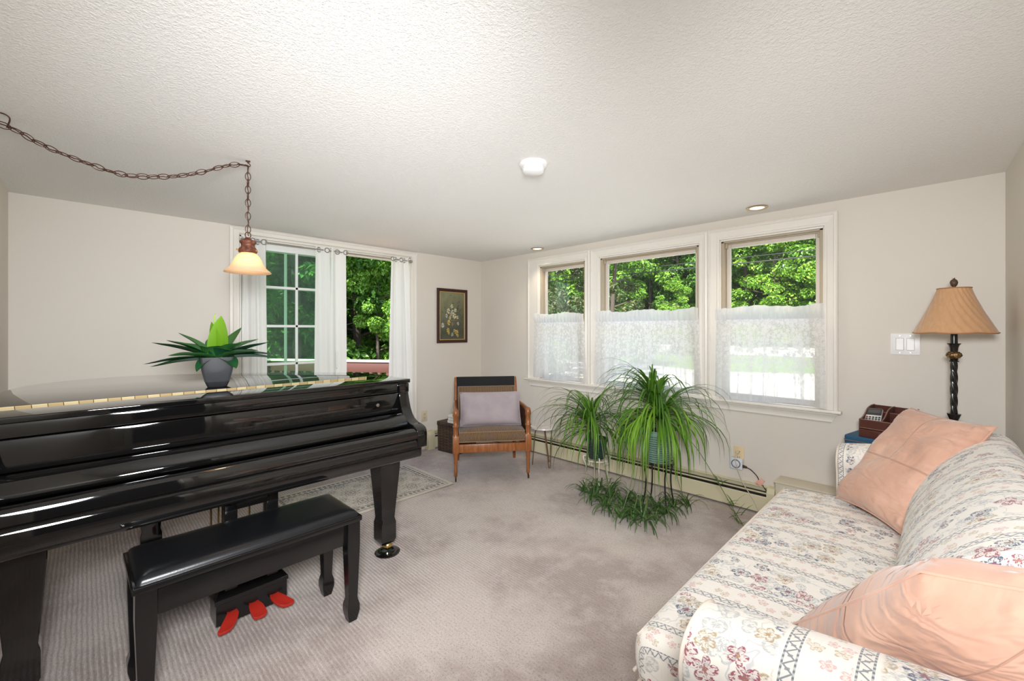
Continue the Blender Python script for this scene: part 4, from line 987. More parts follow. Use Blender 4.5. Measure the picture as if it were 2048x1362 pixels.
# ------------------------------------------------------------------ armchair corner
def armchair():
    c = thing('armchair', 'low wooden armchair with cane sides and brown striped cushions', 'armchair', (1.212, -.918, 0), R(53.5))
    hw = .312
    def leg(x, y, front):
        m = MB()
        pr = [(.010, .040), (.014, .050), (.013, .14), (.017, .16), (.015, .17), (.019, .225), (.022, .240)] if front else [(.014, .0), (.020, .24)]
        m.lathe(pr, (x, y, 0), 14)
        l = m.build('leg', 'honey', c, smooth=50)
        if front:
            m = MB(); m.lathe([(0, .036), (.009, .036), (.009, .048), (0, .050)], (x, y, 0), 10); m.lathe([(0, -.006), (.015, -.006), (.018, 0), (.015, .006), (0, .006)], (x, y - .016, .018), 14, 'x'); m.bar((x, y, .038), (x, y - .016, .018), .010, .016, (1, 0, 0)); m.build('caster', 'frame_wood', l)
        return l
    for x in (-hw, hw): leg(x, 0, True)
    for x in (-hw + .03, hw - .03): leg(x, .60, False)
    for x in (-hw, hw):   # turned front posts
        m = MB(); m.box((x - .027, -.027, .238), (x + .027, .027, .385)); m.build('post_block', 'honey', c, bevel=.004)
        m = MB(); m.lathe([(.026, .383), (.021, .40), (.022, .455), (.027, .46), (.027, .468), (.021, .475), (.021, .545), (.026, .552), (.025, .575), (.021, .60), (.013, .612), (0, .615)], (x, 0, 0), 16); m.build('front_post', 'honey', c, smooth=50)
    m = MB()
    m.box((-hw + .02, -.016, .242), (hw - .02, .016, .312)); m.box((-hw + .02, .57, .242), (hw - .02, .60, .312))
    for x in (-hw, hw): m.bar((x, 0, .277), (x * .9, .60, .277), .07, .030)
    m.build('seat_rail', 'honey', c, bevel=.004)
    def bk(x, z): return V(x, .560 + .125 * (z - .25) / .55, z)
    for s in (-1, 1):
        x = s * .302
        m = MB(); m.tube([bk(x, .24), bk(x, .50), bk(x, .70), bk(x, .808)], [.020, .020, .016, .012], 10); m.build('back_post', 'honey', c, smooth=50)
        m = MB(); m.tube(catmull([(s * hw, -.010, .588), (s * hw, .10, .590), (s * (hw + .004), .35, .580), bk(x, .575)], 5), [.022] * 4 + [.018] * 12, 10); m.build('arm_rail', 'honey', c, smooth=50)
        m = MB(); a = [V(s * hw, .02, .30), V(x * 1.0, .585, .30), V(x, .62, .58), V(s * hw, .02, .585)]; n = V(s, 0, 0) * .006
        m.loft([[q - n for q in a], [q + n for q in a]]); m.build('side_panel', 'cane', c, smooth=0)
    m = MB(); a = [bk(-.295, .30), bk(.295, .30), bk(.295, .812), bk(-.295, .812)]; n = V(0, 1, -.22).normalized() * .010
    m.loft([[q - n for q in a], [q + n for q in a]]); m.build('back_panel', 'black_cloth', c, bevel=.004)
    # cushions
    def cushion(name, w, d, t, M, rad=.05, crown=.02):
        m = MB(); nu, nv = 20, 16
        def sup(u): return math.copysign(abs(u) ** .8, u)
        for sg in (1, -1):
            def fn(u, v):
                x, y = 2 * u - 1, 2 * v - 1; e = max(0, 1 - abs(x) ** 8) ** .5 * max(0, 1 - abs(y) ** 8) ** .5
                return M @ V(x * w / 2, y * d / 2, sg * (t / 2 - .012 + crown * (1 - x * x) * (1 - y * y)) * (.80 + .20 * e))
            m.grid(fn, nu, nv, uv=lambda a, b: (a * w, b * d))
        out = []
        per = [(-1 + 2 * k / nu, -1) for k in range(nu)] + [(1, -1 + 2 * k / nv) for k in range(nv)] + [(1 - 2 * k / nu, 1) for k in range(nu)] + [(-1, 1 - 2 * k / nv) for k in range(nv)]
        per.append(per[0]); rings = []; uvs = []; acc = 0; lx = per[0]
        for x, y in per:
            acc += math.hypot((x - lx[0]) * w / 2, (y - lx[1]) * d / 2); lx = (x, y)
            z = (t / 2 - .012) * .80; bl = .010
            rings.append([M @ V(x * (w / 2), y * (d / 2), -z), M @ V(x * (w / 2 + bl), y * (d / 2 + bl), 0), M @ V(x * (w / 2), y * (d / 2), z)]); uvs.append([(acc, 0), (acc, t / 2), (acc, t)])
        m.loft(rings, closed=False, uvs=uvs)
        o = m.build(name, 'stripe', c, smooth=60, merge=.0008)
        m = MB()
        for sg in (1, -1): m.tube([M @ V(x * (w / 2 + .002), y * (d / 2 + .002), sg * (t / 2 - .012) * .80) for x, y in per[:-1]], .004, 6, closed=True)
        m.build('piping', 'stripe', o, smooth=60)
    cushion('seat_cushion', .560, .555, .125, Matrix.Translation((0, .270, .372)))
    MB_ = Matrix.Translation((0, .545, .560)) @ Matrix.Rotation(R(77), 4, 'X')
    cushion('back_cushion', .545, .330, .095, MB_, crown=.018)
    q = thing('throw_pillow', 'lavender-grey rectangular pillow propped in the wooden armchair', 'pillow', (1.00, -.76, .44), R(53.5))
    # pillow in the chair's frame, then moved to its own base
    m = MB(); o = V(-.272, -.125, -.008); pillow_mesh(m, o, (.545, 0, 0), (0, .105, .285), (0, -.285, .105), .135, 22, .004, 3, .03)
    b = m.build('cover', 'lavender', q, smooth=60, merge=.001)
    m = MB(); per = [(x, 0) for x in [k / 12 for k in range(12)]] + [(1, k / 8) for k in range(8)] + [(1 - k / 12, 1) for k in range(12)] + [(0, 1 - k / 8) for k in range(8)]
    def pe(u, v):
        x, y = 2 * u - 1, 2 * v - 1; px = x * (1 - .03 * (1 - y * y) * abs(x) ** 3); py = y * (1 - .03 * (1 - x * x) * abs(y) ** 3)
        return o + V(.2725, .0525, .1425) + V(.2725, 0, 0) * px + V(0, .0525, .1425) * py
    m.tube([pe(u, v) for u, v in per], .004, 6, closed=True); m.build('piping', 'lavender', q, smooth=60)
    # dark wicker box behind the chair
    w = thing('wicker_basket', 'dark brown wicker basket standing behind the wooden armchair', 'basket', (.255, -.560, 0), R(8))
    def ring(a, b, z): return [V(x, y, z) for x, y in rrect(a, b, .02, 3)]
    m = MB(); zs = [0, .02, .24, .27]; rings = [ring(.30 + .02 * z, .30 + .02 * z, z) for z in zs]; n = len(rings[0]); uv = [[(i * 1.2 / n, z) for i in range(n)] for z in zs]
    m.loft(rings, uvs=uv); m.build('body', 'wicker', w, smooth=30)
    m = MB(); rings = [ring(.315, .315, z) for z in (.272, .312)]; m.loft(rings, uvs=[[(i * 1.2 / n, z) for i in range(n)] for z in (.272, .312)]); m.build('lid', 'wicker', w, smooth=30, bevel=.004)
    k = thing('folded_cloth', 'cream folded cloth on the wicker basket behind the armchair', 'cloth', (.335, -.60, .313), R(8))
    m = MB()
    for i in range(3): m.prism([(x + .006 * (i % 2), y) for x, y in rrect(.16 - .006 * i, .20, .02, 3)], .028 * i, .028 * i + .026)
    m.build('cloth_stack', 'cream_cloth', k, bevel=.009, bseg=3)

def side_table():
    t = thing('side_table', 'tiny round white marble table on hairpin legs beside the armchair', 'side table', (1.262, -.300, 0))
    m = MB(); m.lathe([(0, .352), (.126, .352), (.130, .355), (.130, .366), (.127, .370), (0, .370)], seg=40); m.build('table_top', 'marble', t, bevel=.0)
    for k in range(3):
        a = R(100 + 120 * k); d = V(math.cos(a), math.sin(a), 0); s = V(-math.sin(a), math.cos(a), 0); m = MB()
        m.tube(catmull([d * .078 + s * .040 + V(0, 0, .352), d * .100 + s * .018 + V(0, 0, .12), d * .108 + s * .008 + V(0, 0, .010), d * .109 + V(0, 0, .003), d * .108 - s * .008 + V(0, 0, .010), d * .100 - s * .018 + V(0, 0, .12), d * .078 - s * .040 + V(0, 0, .352)], 5), .0045, 7); m.build('hairpin_leg', 'hairpin', t, smooth=60)

def rug():
    r = thing('area_rug', 'cream and grey medallion patterned rug between the patio door and the piano', 'rug', (.712, -1.84, 0))
    w, l = .72, 1.22
    m = MB(); m.grid(lambda a, b: V((a - .5) * w, (b - .5) * l, .009 + .0015 * math.sin(a * 9) * math.sin(b * 14)), 24, 40, uv=lambda a, b: (a * w, b * l)); m.build('pile', 'rug', r, smooth=60)
    m = MB(); m.tube([(-w / 2, -l / 2, .006), (w / 2, -l / 2, .006), (w / 2, l / 2, .006), (-w / 2, l / 2, .006)], .0055, 6, closed=True); m.build('binding', 'rug_bind', r, smooth=60)
# ------------------------------------------------------------------ spider plants
def leafpath(o, az, e0, ln, droop, n=11, r=None):
    d = V(math.cos(az), math.sin(az), 0); p = V(*o); e = e0; pts = [p.copy()]
    for k in range(n):
        st = ln / n; p = p + (d * math.cos(e) + V(0, 0, math.sin(e))) * st
        e = max(R(-86), e - droop / n * (0.5 + 1.1 * k / n))
        pts.append(p.copy())
    return pts
def keep_in(pts, base):
    """leaves rest against the wall, the heater and the carpet rather than passing through"""
    out = []
    for p in pts:
        q = p.copy(); lim = -.090 if q.z < .22 else -.055 if .66 < q.z < .80 else -.022
        if q.y > lim: q.y = lim
        if q.z < .012: q.z = .012
        out.append(q - base)
    return out
def rosette(m, base, o, n, lmin, lmax, r, azr=(0, 360), emin=20, emax=80, droop=(2.0, 3.0), w=.016, cols=None):
    for k in range(n):
        az = R(r.uniform(*azr)); e0 = R(r.uniform(emin, emax)); ln = r.uniform(lmin, lmax)
        pts = leafpath((o[0] + r.uniform(-.02, .02), o[1] + r.uniform(-.02, .02), o[2]), az, e0, ln, r.uniform(*droop))
        pts = keep_in(pts, base); nn = len(pts); ww = w * r.uniform(.75, 1.2)
        wid = [ww * (.75 if i == 0 else 1) * (1 - (i / (nn - 1)) ** 2.2) + .0008 for i in range(nn)]
        c = r.choice(cols); f = r.uniform(.8, 1.25); d = V(math.cos(az), math.sin(az), 0)
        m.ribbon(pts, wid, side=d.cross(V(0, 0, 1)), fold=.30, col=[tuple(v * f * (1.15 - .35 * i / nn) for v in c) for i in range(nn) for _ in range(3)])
GREENS = [(.085, .20, .020), (.060, .155, .022), (.11, .25, .025), (.16, .32, .030), (.045, .12, .022)]
DARKG = [(.045, .105, .026), (.070, .145, .036), (.055, .12, .034), (.13, .21, .07)]
def plants():
    r = random.Random(21)
    # white stand
    s = thing('plant_stand', 'small white wrought-iron plant stand under the left spider plant', 'plant stand', (1.945, -.430, 0))
    zt = .232
    def legset(s, rad, zt, mat, foot, arc):
        for k in range(4):
            a = R(45 + 90 * k + arc); d = V(math.cos(a), math.sin(a), 0); m = MB()
            m.tube(catmull([d * (rad - .02) + V(0, 0, zt + .022), d * (rad + .004) + V(0, 0, zt + .026), d * (rad + .008) + V(0, 0, zt), d * (rad - .015) + V(0, 0, zt * .72), d * (rad - .010) + V(0, 0, zt * .35), d * (rad + .012) + V(0, 0, .012), d * (rad + .026) + V(0, 0, .006)], 6), .0052, 7)
            m.build('leg', mat, s, smooth=60)
        m = MB(); m.tube([V(math.cos(a) * rad, math.sin(a) * rad, zt) for a in [2 * math.pi * k / 28 for k in range(28)]], .005, 7, closed=True)
        m.tube([V(-rad, 0, zt), V(rad, 0, zt)], .004, 6); m.tube([V(0, -rad, zt), V(0, rad, zt)], .004, 6); m.build('top_ring', mat, s, smooth=60)
    legset(s, .100, zt, 'iron_white', .02, 0)
    for k in range(4):
        a = R(90 * k); d = V(math.cos(a), math.sin(a), 0) * .088; t = V(-math.sin(a), math.cos(a), 0); m = MB()
        for sg in (-1, 1):
            sp = [d + t * sg * (.024 + (.020 - .0019 * i) * math.cos(i * .62 + 1.57)) + V(0, 0, zt - .026 + (.020 - .0019 * i) * math.sin(i * .62 + 1.57)) for i in range(10)]
            m.tube(sp, .003, 6)
        m.build('scroll', 'iron_white', s, smooth=60)
    b = thing('plant_stand', 'taller black iron plant stand under the right spider plant', 'plant stand', (2.480, -.435, 0))
    legset(b, .112, .325, 'iron_black', .02, 8)
    # pots and plants
    def plant(label, loc, potmat, zr, rt, rb, h):
        p = thing('spider_plant', label, 'plant', loc)
        m = MB(); m.lathe([(0, 0), (rb, 0), (rb + .004, .006), (rt * .97, h * .82), (rt * 1.06, h * .86), (rt * 1.07, h), (rt * .98, h), (rt * .95, h * .9), (0, h * .88)], seg=32); m.build('pot', potmat, p, smooth=45)
        m = MB(); m.lathe([(0, h * .88), (rt * .93, h * .88), (rt * .9, h * .93), (0, h * .95)], seg=24); m.build('soil', 'soil', p)
        return p
    A = V(1.945, -.430, zt + .006); L = plant('spider plant in a dark pot on the white stand, long leaves drooping to the floor', A, 'pot_dark', zt, .085, .062, .165)
    B = V(2.480, -.435, .331); Q = plant('larger spider plant in a green glazed pot on the black stand by the window', B, 'pot_green', .33, .118, .088, .235)
    m = MB(); o = (1.905, -.455, .520)
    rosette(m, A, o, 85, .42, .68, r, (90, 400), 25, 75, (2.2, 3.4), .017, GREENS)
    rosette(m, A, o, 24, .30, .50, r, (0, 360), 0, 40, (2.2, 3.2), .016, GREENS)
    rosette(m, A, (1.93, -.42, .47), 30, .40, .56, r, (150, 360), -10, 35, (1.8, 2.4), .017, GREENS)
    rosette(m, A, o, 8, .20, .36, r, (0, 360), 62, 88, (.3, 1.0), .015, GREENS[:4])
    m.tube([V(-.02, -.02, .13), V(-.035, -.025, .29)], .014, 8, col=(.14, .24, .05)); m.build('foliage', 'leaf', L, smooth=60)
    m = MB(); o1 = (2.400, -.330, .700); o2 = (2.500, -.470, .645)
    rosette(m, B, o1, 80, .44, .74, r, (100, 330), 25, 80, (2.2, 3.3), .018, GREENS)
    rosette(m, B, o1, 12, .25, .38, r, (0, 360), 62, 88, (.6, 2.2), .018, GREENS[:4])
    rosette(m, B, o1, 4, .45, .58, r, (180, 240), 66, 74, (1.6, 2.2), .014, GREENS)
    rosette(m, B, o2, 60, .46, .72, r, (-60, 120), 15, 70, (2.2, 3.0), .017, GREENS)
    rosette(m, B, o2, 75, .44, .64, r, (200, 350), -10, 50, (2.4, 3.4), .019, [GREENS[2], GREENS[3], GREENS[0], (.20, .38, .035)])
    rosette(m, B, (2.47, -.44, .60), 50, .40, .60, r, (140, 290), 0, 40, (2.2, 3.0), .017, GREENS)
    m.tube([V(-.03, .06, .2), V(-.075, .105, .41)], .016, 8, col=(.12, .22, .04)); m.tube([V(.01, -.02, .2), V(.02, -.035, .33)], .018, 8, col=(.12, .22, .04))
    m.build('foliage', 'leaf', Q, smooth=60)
    # plantlets on runners, lying on the carpet
    def babies(par, base, start, spots):
        for x, y, sz in spots:
            o = V(x, y, .035); m = MB()
            rosette(m, base, o, 22, sz * .8, sz * 1.5, r, (0, 360), 12, 75, (1.6, 3.6), .010, DARKG)
            m.build('plantlet', 'leaf', par, smooth=60)
            mid = (V(*start) + o) / 2; mid.z = max(V(*start).z, .45) * .75; d = (o - V(*start)); d.z = 0
            k = V(*start) + d * .72; k.z = .22
            m = MB(); m.tube([q - base for q in catmull([start, V(*start) + d * .35 + V(0, 0, .05), k, o], 6)], .0018, 5, col=(.20, .24, .08)); m.build('runner', 'leaf', par, smooth=60)
    babies(L, A, (1.93, -.46, .45), [(1.985, -.66, .15), (2.05, -.60, .16), (2.11, -.71, .15), (2.02, -.50, .17), (2.13, -.52, .17), (2.20, -.63, .15)])
    babies(Q, B, (2.47, -.50, .60), [(2.27, -.78, .15), (2.36, -.72, .16), (2.33, -.58, .17), (2.44, -.64, .17), (2.52, -.72, .15), (2.53, -.58, .17), (2.42, -.86, .17), (2.60, -.46, .17), (2.66, -.36, .16), (2.48, -.80, .14), (2.60, -.62, .16), (2.57, -.80, .18)])
    m = MB()   # long runner reaching towards the sofa
    m.tube([q - B for q in catmull([(2.50, -.46, .62), (2.70, -.42, .52), (2.86, -.40, .30), (3.00, -.42, .10), (3.06, -.44, .03)], 8)], .0022, 5, col=(.13, .20, .06))
    for (x, y, z) in ((2.90, -.405, .26), (2.97, -.41, .15), (3.01, -.42, .09), (3.04, -.44, .05)): rosette(m, B, (x, y, z), 6, .07, .12, r, (0, 360), 10, 75, (.4, 1.2), .007, DARKG)
    m.build('runner', 'leaf', Q, smooth=60)

# ------------------------------------------------------------------ curtains
def cafe(label, x0, x1, seed, z0=.785, zt=1.432):
    r = random.Random(seed); c = thing('cafe_curtain', label, 'curtain', ((x0 + x1) / 2, -.030, z0), group='lace cafe curtains'); w = x1 - x0
    ph = [r.uniform(0, 6.28) for _ in range(8)]; fr = [r.uniform(.8, 1.2) * f for f in (14, 23, 37, 61)]
    H = zt - z0
    def off(a, b):
        s = a * w; amp = .0055 + .008 * (1 - b)
        q = sum(math.sin(f * s + p + .6 * (1 - b) * math.sin(3 * s + p)) / (1 + k * .7) for k, (f, p) in enumerate(zip(fr, ph)))
        return amp * q * .8
    def fn(a, b):
        flare = (a - .5) * .05 * (1 - b) * (1 if seed != 3 else .6)
        return V((a - .5) * w + flare + .004 * off(a, b) / .01, -.018 + off(a, b), b * (H - .065) + (.006 * math.sin(9 * a + ph[0]) if b < .02 else 0))
    m = MB(); m.grid(fn, max(40, int(w * 130)), 14, uv=lambda a, b: (a * w * 1.35, b * (H - .065))); m.build('lace_panel', 'lace', c, smooth=80)
    def hd(a, b):
        s = a * w; fz = math.sin(52 * s + ph[1] + 2 * math.sin(7 * s)) * .5 + math.sin(93 * s + ph[2]) * .35 + math.sin(24 * s + ph[4]) * .3
        k = max(0, (b - .55) / .45)
        y = -.022 + off(a, 1) * .5 - .010 * math.sin(b * math.pi) + k * .016 * fz + .0035 * math.sin(170 * s + 3 * math.sin(11 * s))
        z = H - .072 + b * .092 + k * (.008 * math.sin(15 * s + ph[3]) + .006 * fz)
        return V((a - .5) * w * 1.005, y, z)
    m = MB(); m.grid(hd, max(60, int(w * 220)), 10, uv=lambda a, b: (a * w, b * .1)); m.build('ruffled_header', 'lace_header', c, smooth=80)
def drape(label, ytop, ybot, seed, folds, x=.034, zt=2.0, z0=.014, narrow=None):
    """full-length voile panel on the rod; ytop/ybot: span along the wall"""
    r = random.Random(seed); y0, y1 = ytop; b0, b1 = ybot; yc = (y0 + y1) / 2
    c = thing('door_curtain', label, 'curtain', (x, yc, z0), group='white panels at the patio door'); H = zt + .028 - z0
    ph = r.uniform(0, 6.28); ph2 = r.uniform(0, 6.28)
    def fn(a, b):
        t = b ** 1.5; lo = b0 + (b1 - b0) * a; hi = y0 + (y1 - y0) * a; y = lo + (hi - lo) * t
        amp = .016 * (.55 + .45 * t); q = math.sin(2 * math.pi * folds * a + ph) * amp + .006 * math.sin(2 * math.pi * folds * 2.3 * a + ph2 + 2 * b) * (1 - .6 * t)
        if b > .97: q *= .85
        return V(q + .010 * (1 - b), y - yc, b * H)
    m = MB(); m.grid(fn, 24 * folds + 20, 26); m.build('voile_panel', 'voile', c, smooth=80)
    for i in range(2 * folds):
        a = (i + .5 - ph / math.pi) / (2 * folds)
        a = a % 1.0
        q = fn(a, (zt - z0) / H); n = (fn(min(1, a + .01), .985) - fn(max(0, a - .01), .985)).cross(V(0, 0, 1)).normalized(); s = n.cross(V(0, 0, 1))
        ring = [q + (s * math.cos(g) + V(0, 0, 1) * math.sin(g)) * .020 + n * .001 for g in [2 * math.pi * j / 20 for j in range(20)]]
        m = MB(); m.tube(ring, .0045, 6, closed=True); m.build('grommet', 'chrome', c, smooth=60)
def curtains():
    cafe('narrow white lace cafe curtain on the left window nearest the corner', .915, 1.545, 1)
    cafe('wide white lace cafe curtain on the middle window', 1.680, 2.615, 2)
    cafe('white lace cafe curtain on the right window nearest the lamp', 2.745, 3.412, 3)
    drape('white grommet curtain left of the gridded door pane, partly behind the hanging lamp', (-2.510, -2.352), (-2.51, -2.340), 11, 2)
    drape('white grommet curtain at the middle of the patio door, its left panel', (-1.955, -1.832), (-1.972, -1.80), 12, 1)
    drape('white grommet curtain at the middle of the patio door, its right panel', (-1.822, -1.690), (-1.83, -1.680), 13, 1)
    drape('white grommet curtain at the right end of the patio door near the painting', (-1.222, -1.030), (-1.26, -.972), 14, 2)
    rd = thing('curtain_rod', 'slim nickel rod across the top of the patio door', 'curtain rod', (.034, -1.753, 2.0), group=None)
    m = MB(); m.tube([(0, -.755, 0), (0, -.30, 0)], .0075, 10); m.tube([(0, -.31, 0), (0, .755, 0)], .0060, 10); m.build('pole', 'chrome', rd, smooth=60)
    for y in (-.762, .762):
        m = MB(); m.lathe([(0, -.014), (.012, -.014), (.014, 0), (.012, .014), (0, .014)], (0, y, 0), 14, 'y'); m.bar((-.032, y, -.012), (0, y, -.012), .012, .010); m.build('bracket', 'chrome', rd, smooth=60)

# ------------------------------------------------------------------ sofa and its corner
def sweep(prof, y0, y1, rnd, n=7, axis='y', uoff=0.0, center=None, mid=1):
    """closed profile swept along an axis with softly rounded ends; uv in metres (u along the axis, v round the profile)"""
    P = [V(a, b, 0) for a, b in prof]; k = len(P)
    c = sum(P, V(0, 0, 0)) / k if center is None else V(center[0], center[1], 0)
    acc = [0]
    for i in range(k): acc.append(acc[-1] + (P[(i + 1) % k] - P[i]).length)
    rings, uvs = [], []
    st = []
    for i in range(n + 1):
        t = i / n * math.pi / 2; st.append((y0 + rnd * (1 - math.sin(t)), math.cos(t)))
    st = st[::-1]; L = [(a, s) for a, s in st]      # from the inner plane outwards
    seq = L[::-1] if False else []
    a_end = [(y0 + rnd * (1 - math.sin(i / n * math.pi / 2)), rnd * (1 - math.cos(i / n * math.pi / 2))) for i in range(n, -1, -1)]   # y, inset
    b_end = [(y1 - rnd * (1 - math.sin(i / n * math.pi / 2)), rnd * (1 - math.cos(i / n * math.pi / 2))) for i in range(0, n + 1)]
    mids = [(y0 + rnd + (y1 - y0 - 2 * rnd) * j / (mid + 1), 0) for j in range(1, mid + 1)]
    return P, c, acc, a_end, mids, b_end
def sweep_build(m, prof, y0, y1, rnd, n=6, axis='y', mid=6, warp=None, uo=0.0):
    P, c, acc, A, Mi, B = sweep(prof, y0, y1, rnd, n, axis, mid=mid)
    rings, uvs = [], []
    # inward normals
    k = len(P); nr = []
    for i in range(k):
        t = (P[(i + 1) % k] - P[i - 1]).normalized(); q = V(-t.y, t.x, 0)
        if q.dot(c - P[i]) < 0: q = -q
        nr.append(q)
    for y, ins in A + Mi + B:
        ring = []
        for i in range(k):
            p = P[i] + nr[i] * ins
            q = V(p.x, y, p.y) if axis == 'y' else V(y, p.x, p.y)
            ring.append(warp(q) if warp else q)
        rings.append(ring + [ring[0]])
        yy = y + (ins if y > (y0 + y1) / 2 else -ins)
        uvs.append([(yy + uo, acc[i]) for i in range(k + 1)])
    o = len(m.v); m.loft(rings, closed=False, uvs=uvs)
    n1 = len(rings[0]); tot = len(rings)
    # end caps as fans, with planar coordinates carried on from the rim
    for ri, y in ((0, y0), (tot - 1, y1)):
        ring = rings[ri][:-1]; cc = sum(ring, V(0, 0, 0)) / len(ring)
        if axis == 'y': pu = [(q.x + uo, q.z) for q in ring] + [(cc.x + uo, cc.z)]
        else: pu = [(q.y + uo, q.z) for q in ring] + [(cc.y + uo, cc.z)]
        vs = ring + [cc]; kk = len(ring)
        m.add(vs, [(i, (i + 1) % kk, kk) for i in range(kk)], uvs=pu)
    return m
def sofa():
    s = thing('sofa', 'cream loveseat with floral striped upholstery and rolled arms along the right wall', 'sofa', (3.76, -1.575, 0))
    T = V(3.76, -1.575, 0)
    def fin(m, name, mat='floral', par=s, **kw):
        m.v = [tuple(V(*q) - T) for q in m.v]; return m.build(name, mat, par, **kw)
    # base with a plain front border
    m = MB(); sweep_build(m, [(3.345, .060), (3.335, .075), (3.335, .275), (3.350, .300), (4.10, .300), (4.16, .280), (4.16, .060)], -2.505, -.555, .02, 3); fin(m, 'base', smooth=35, merge=.0003)
    m = MB(); m.tube([(3.333, -2.50, .282), (3.333, -.56, .282)], .005, 6); fin(m, 'piping', 'piping', smooth=60)
    for x, y in ((3.42, -2.44), (3.42, -.62), (4.10, -2.44), (4.10, -.62)):
        m = MB(); m.lathe([(0, 0), (.018, 0), (.026, .065), (0, .065)], (x, y, 0), 12); fin(m, 'leg', 'table_wood')
    # seat cushion (one long bench cushion)
    pr = catmull([(3.335, .330), (3.325, .380), (3.335, .428), (3.375, .452), (3.50, .464), (3.65, .468), (3.80, .464), (3.90, .440), (3.905, .36), (3.88, .304), (3.60, .300), (3.37, .303)], 3, True)
    m = MB(); sweep_build(m, [(q.x, q.y) for q in pr], -2.325, -.735, .045, 5, mid=10, warp=lambda q: q + V(0, 0, .004 * math.sin(q.y * 3.0 + 1) * (1 if q.z > .42 else 0))); seat = fin(m, 'seat_cushion', smooth=60, merge=.0003)
    m = MB(); m.tube(catmull([(3.346, -2.31, .438), (3.343, -2.0, .438), (3.343, -1.2, .438), (3.346, -.75, .438)], 4), .0045, 6); m.tube([(3.332, -2.31, .330), (3.332, -.75, .330)], .0045, 6); fin(m, 'cushion_piping', 'piping', seat, smooth=60)
    # back
    pr = catmull([(3.905, .330), (3.865, .420), (3.838, .500), (3.850, .600), (3.900, .705), (3.965, .785), (4.030, .838), (4.085, .858), (4.130, .845), (4.165, .78), (4.170, .60), (4.168, .32), (4.05, .30)], 3, True)
    def bw(q):
        k = max(0, (q.z - .45) / .4); return q + V(-.004 * math.sin(q.y * 2) * k, 0, .012 * k * math.cos((q.y + 1.57) * 1.4))
    m = MB(); sweep_build(m, [(q.x, q.y) for q in pr], -2.19, -.715, .07, 6, mid=10, warp=bw); fin(m, 'back_cushion', smooth=60, merge=.0003)
    m = MB(); sweep_build(m, [(4.06, .06), (4.06, .70), (4.10, .78), (4.16, .80), (4.172, .76), (4.172, .06)], -2.515, -.545, .02, 3); fin(m, 'back_frame', smooth=35, merge=.0003)
    # rolled arms : profile across (y, z), swept along x
    for sg, yc, dz in ((1, -.620, .022), (-1, -2.440, 0)):
        # measured outwards from the seat: the roll overhangs the outside; the top climbs gently towards the back
        pts = [(-.072, .300), (-.078, .45), (-.082, .535), (-.094, .575), (-.098, .612), (-.082, .645), (-.048, .664), (0, .671), (.050, .664), (.088, .642), (.104, .605), (.102, .566), (.080, .538), (.070, .51), (.072, .30), (.074, .065), (-.06, .065)]
        cr = catmull([(yc + sg * a, z + (dz if z > .5 else 0)) for a, z in pts], 3, True); pf = [(q.x, q.y) for q in cr]
        if sg < 0: pf = pf[::-1]
        def aw(q, yc=yc): return q + V(0, 0, max(0, min(1, (q.z - .30) / .3)) * (.14 * max(0, q.x - 3.58) + .005 * math.sin((q.x - 3.5) * 9)))
        m = MB(); sweep_build(m, pf, 3.560, 4.150, .020, 4, axis='x', mid=8, warp=aw, uo=.10 if sg > 0 else .16); arm = fin(m, 'arm', smooth=50, merge=.0003)
        m = MB(); m.tube([(3.567, a, b) for a, b in pf[::2]], .0045, 6, closed=True); fin(m, 'arm_piping', 'piping', arm, smooth=60)
    # cushions
    def pil(label, o, a, b, th, seed, wr, pinch=.06):
        a, b = V(*a), V(*b); nr = a.cross(b); c = V(*o) + (a + b) / 2; bz = min(0, a.z, b.z) + o[2]
        p = thing('throw_pillow', label, 'pillow', (c.x, c.y, bz)); m = MB(); pillow_mesh(m, V(*o) - V(c.x, c.y, bz), a, b, nr, th, 40, wr, seed, pinch)
        p2 = m.build('cover', 'suede', p, smooth=70, merge=.001)
        o2 = V(*o) - V(c.x, c.y, bz); m = MB(); seam = []
        def pe(u, v):
            x, y = 2 * u - 1, 2 * v - 1; px = x * (1 - pinch * (1 - y * y) * abs(x) ** 3); py = y * (1 - pinch * (1 - x * x) * abs(y) ** 3)
            return o2 + (a + b) / 2 + a * px / 2 + b * py / 2
        N = 14; seam = [pe(k / N, 0) for k in range(N)] + [pe(1, k / N) for k in range(N)] + [pe(1 - k / N, 1) for k in range(N)] + [pe(0, 1 - k / N) for k in range(N)]
        m.tube(seam, .0035, 6, closed=True); m.build('seam', 'suede', p, smooth=60)
    pil('salmon suede throw pillow at the far end of the sofa below the lamp', (3.585, -.850, .485), (.250, -.285, -.005), (.255, .195, .435), .155, 4, .016)
    pil('large salmon suede throw pillow at the near end of the sofa against the near arm', (3.665, -2.07, .505), (.32, -.10, .10), (.25, -.23, .33), .20, 8, .016, .05)

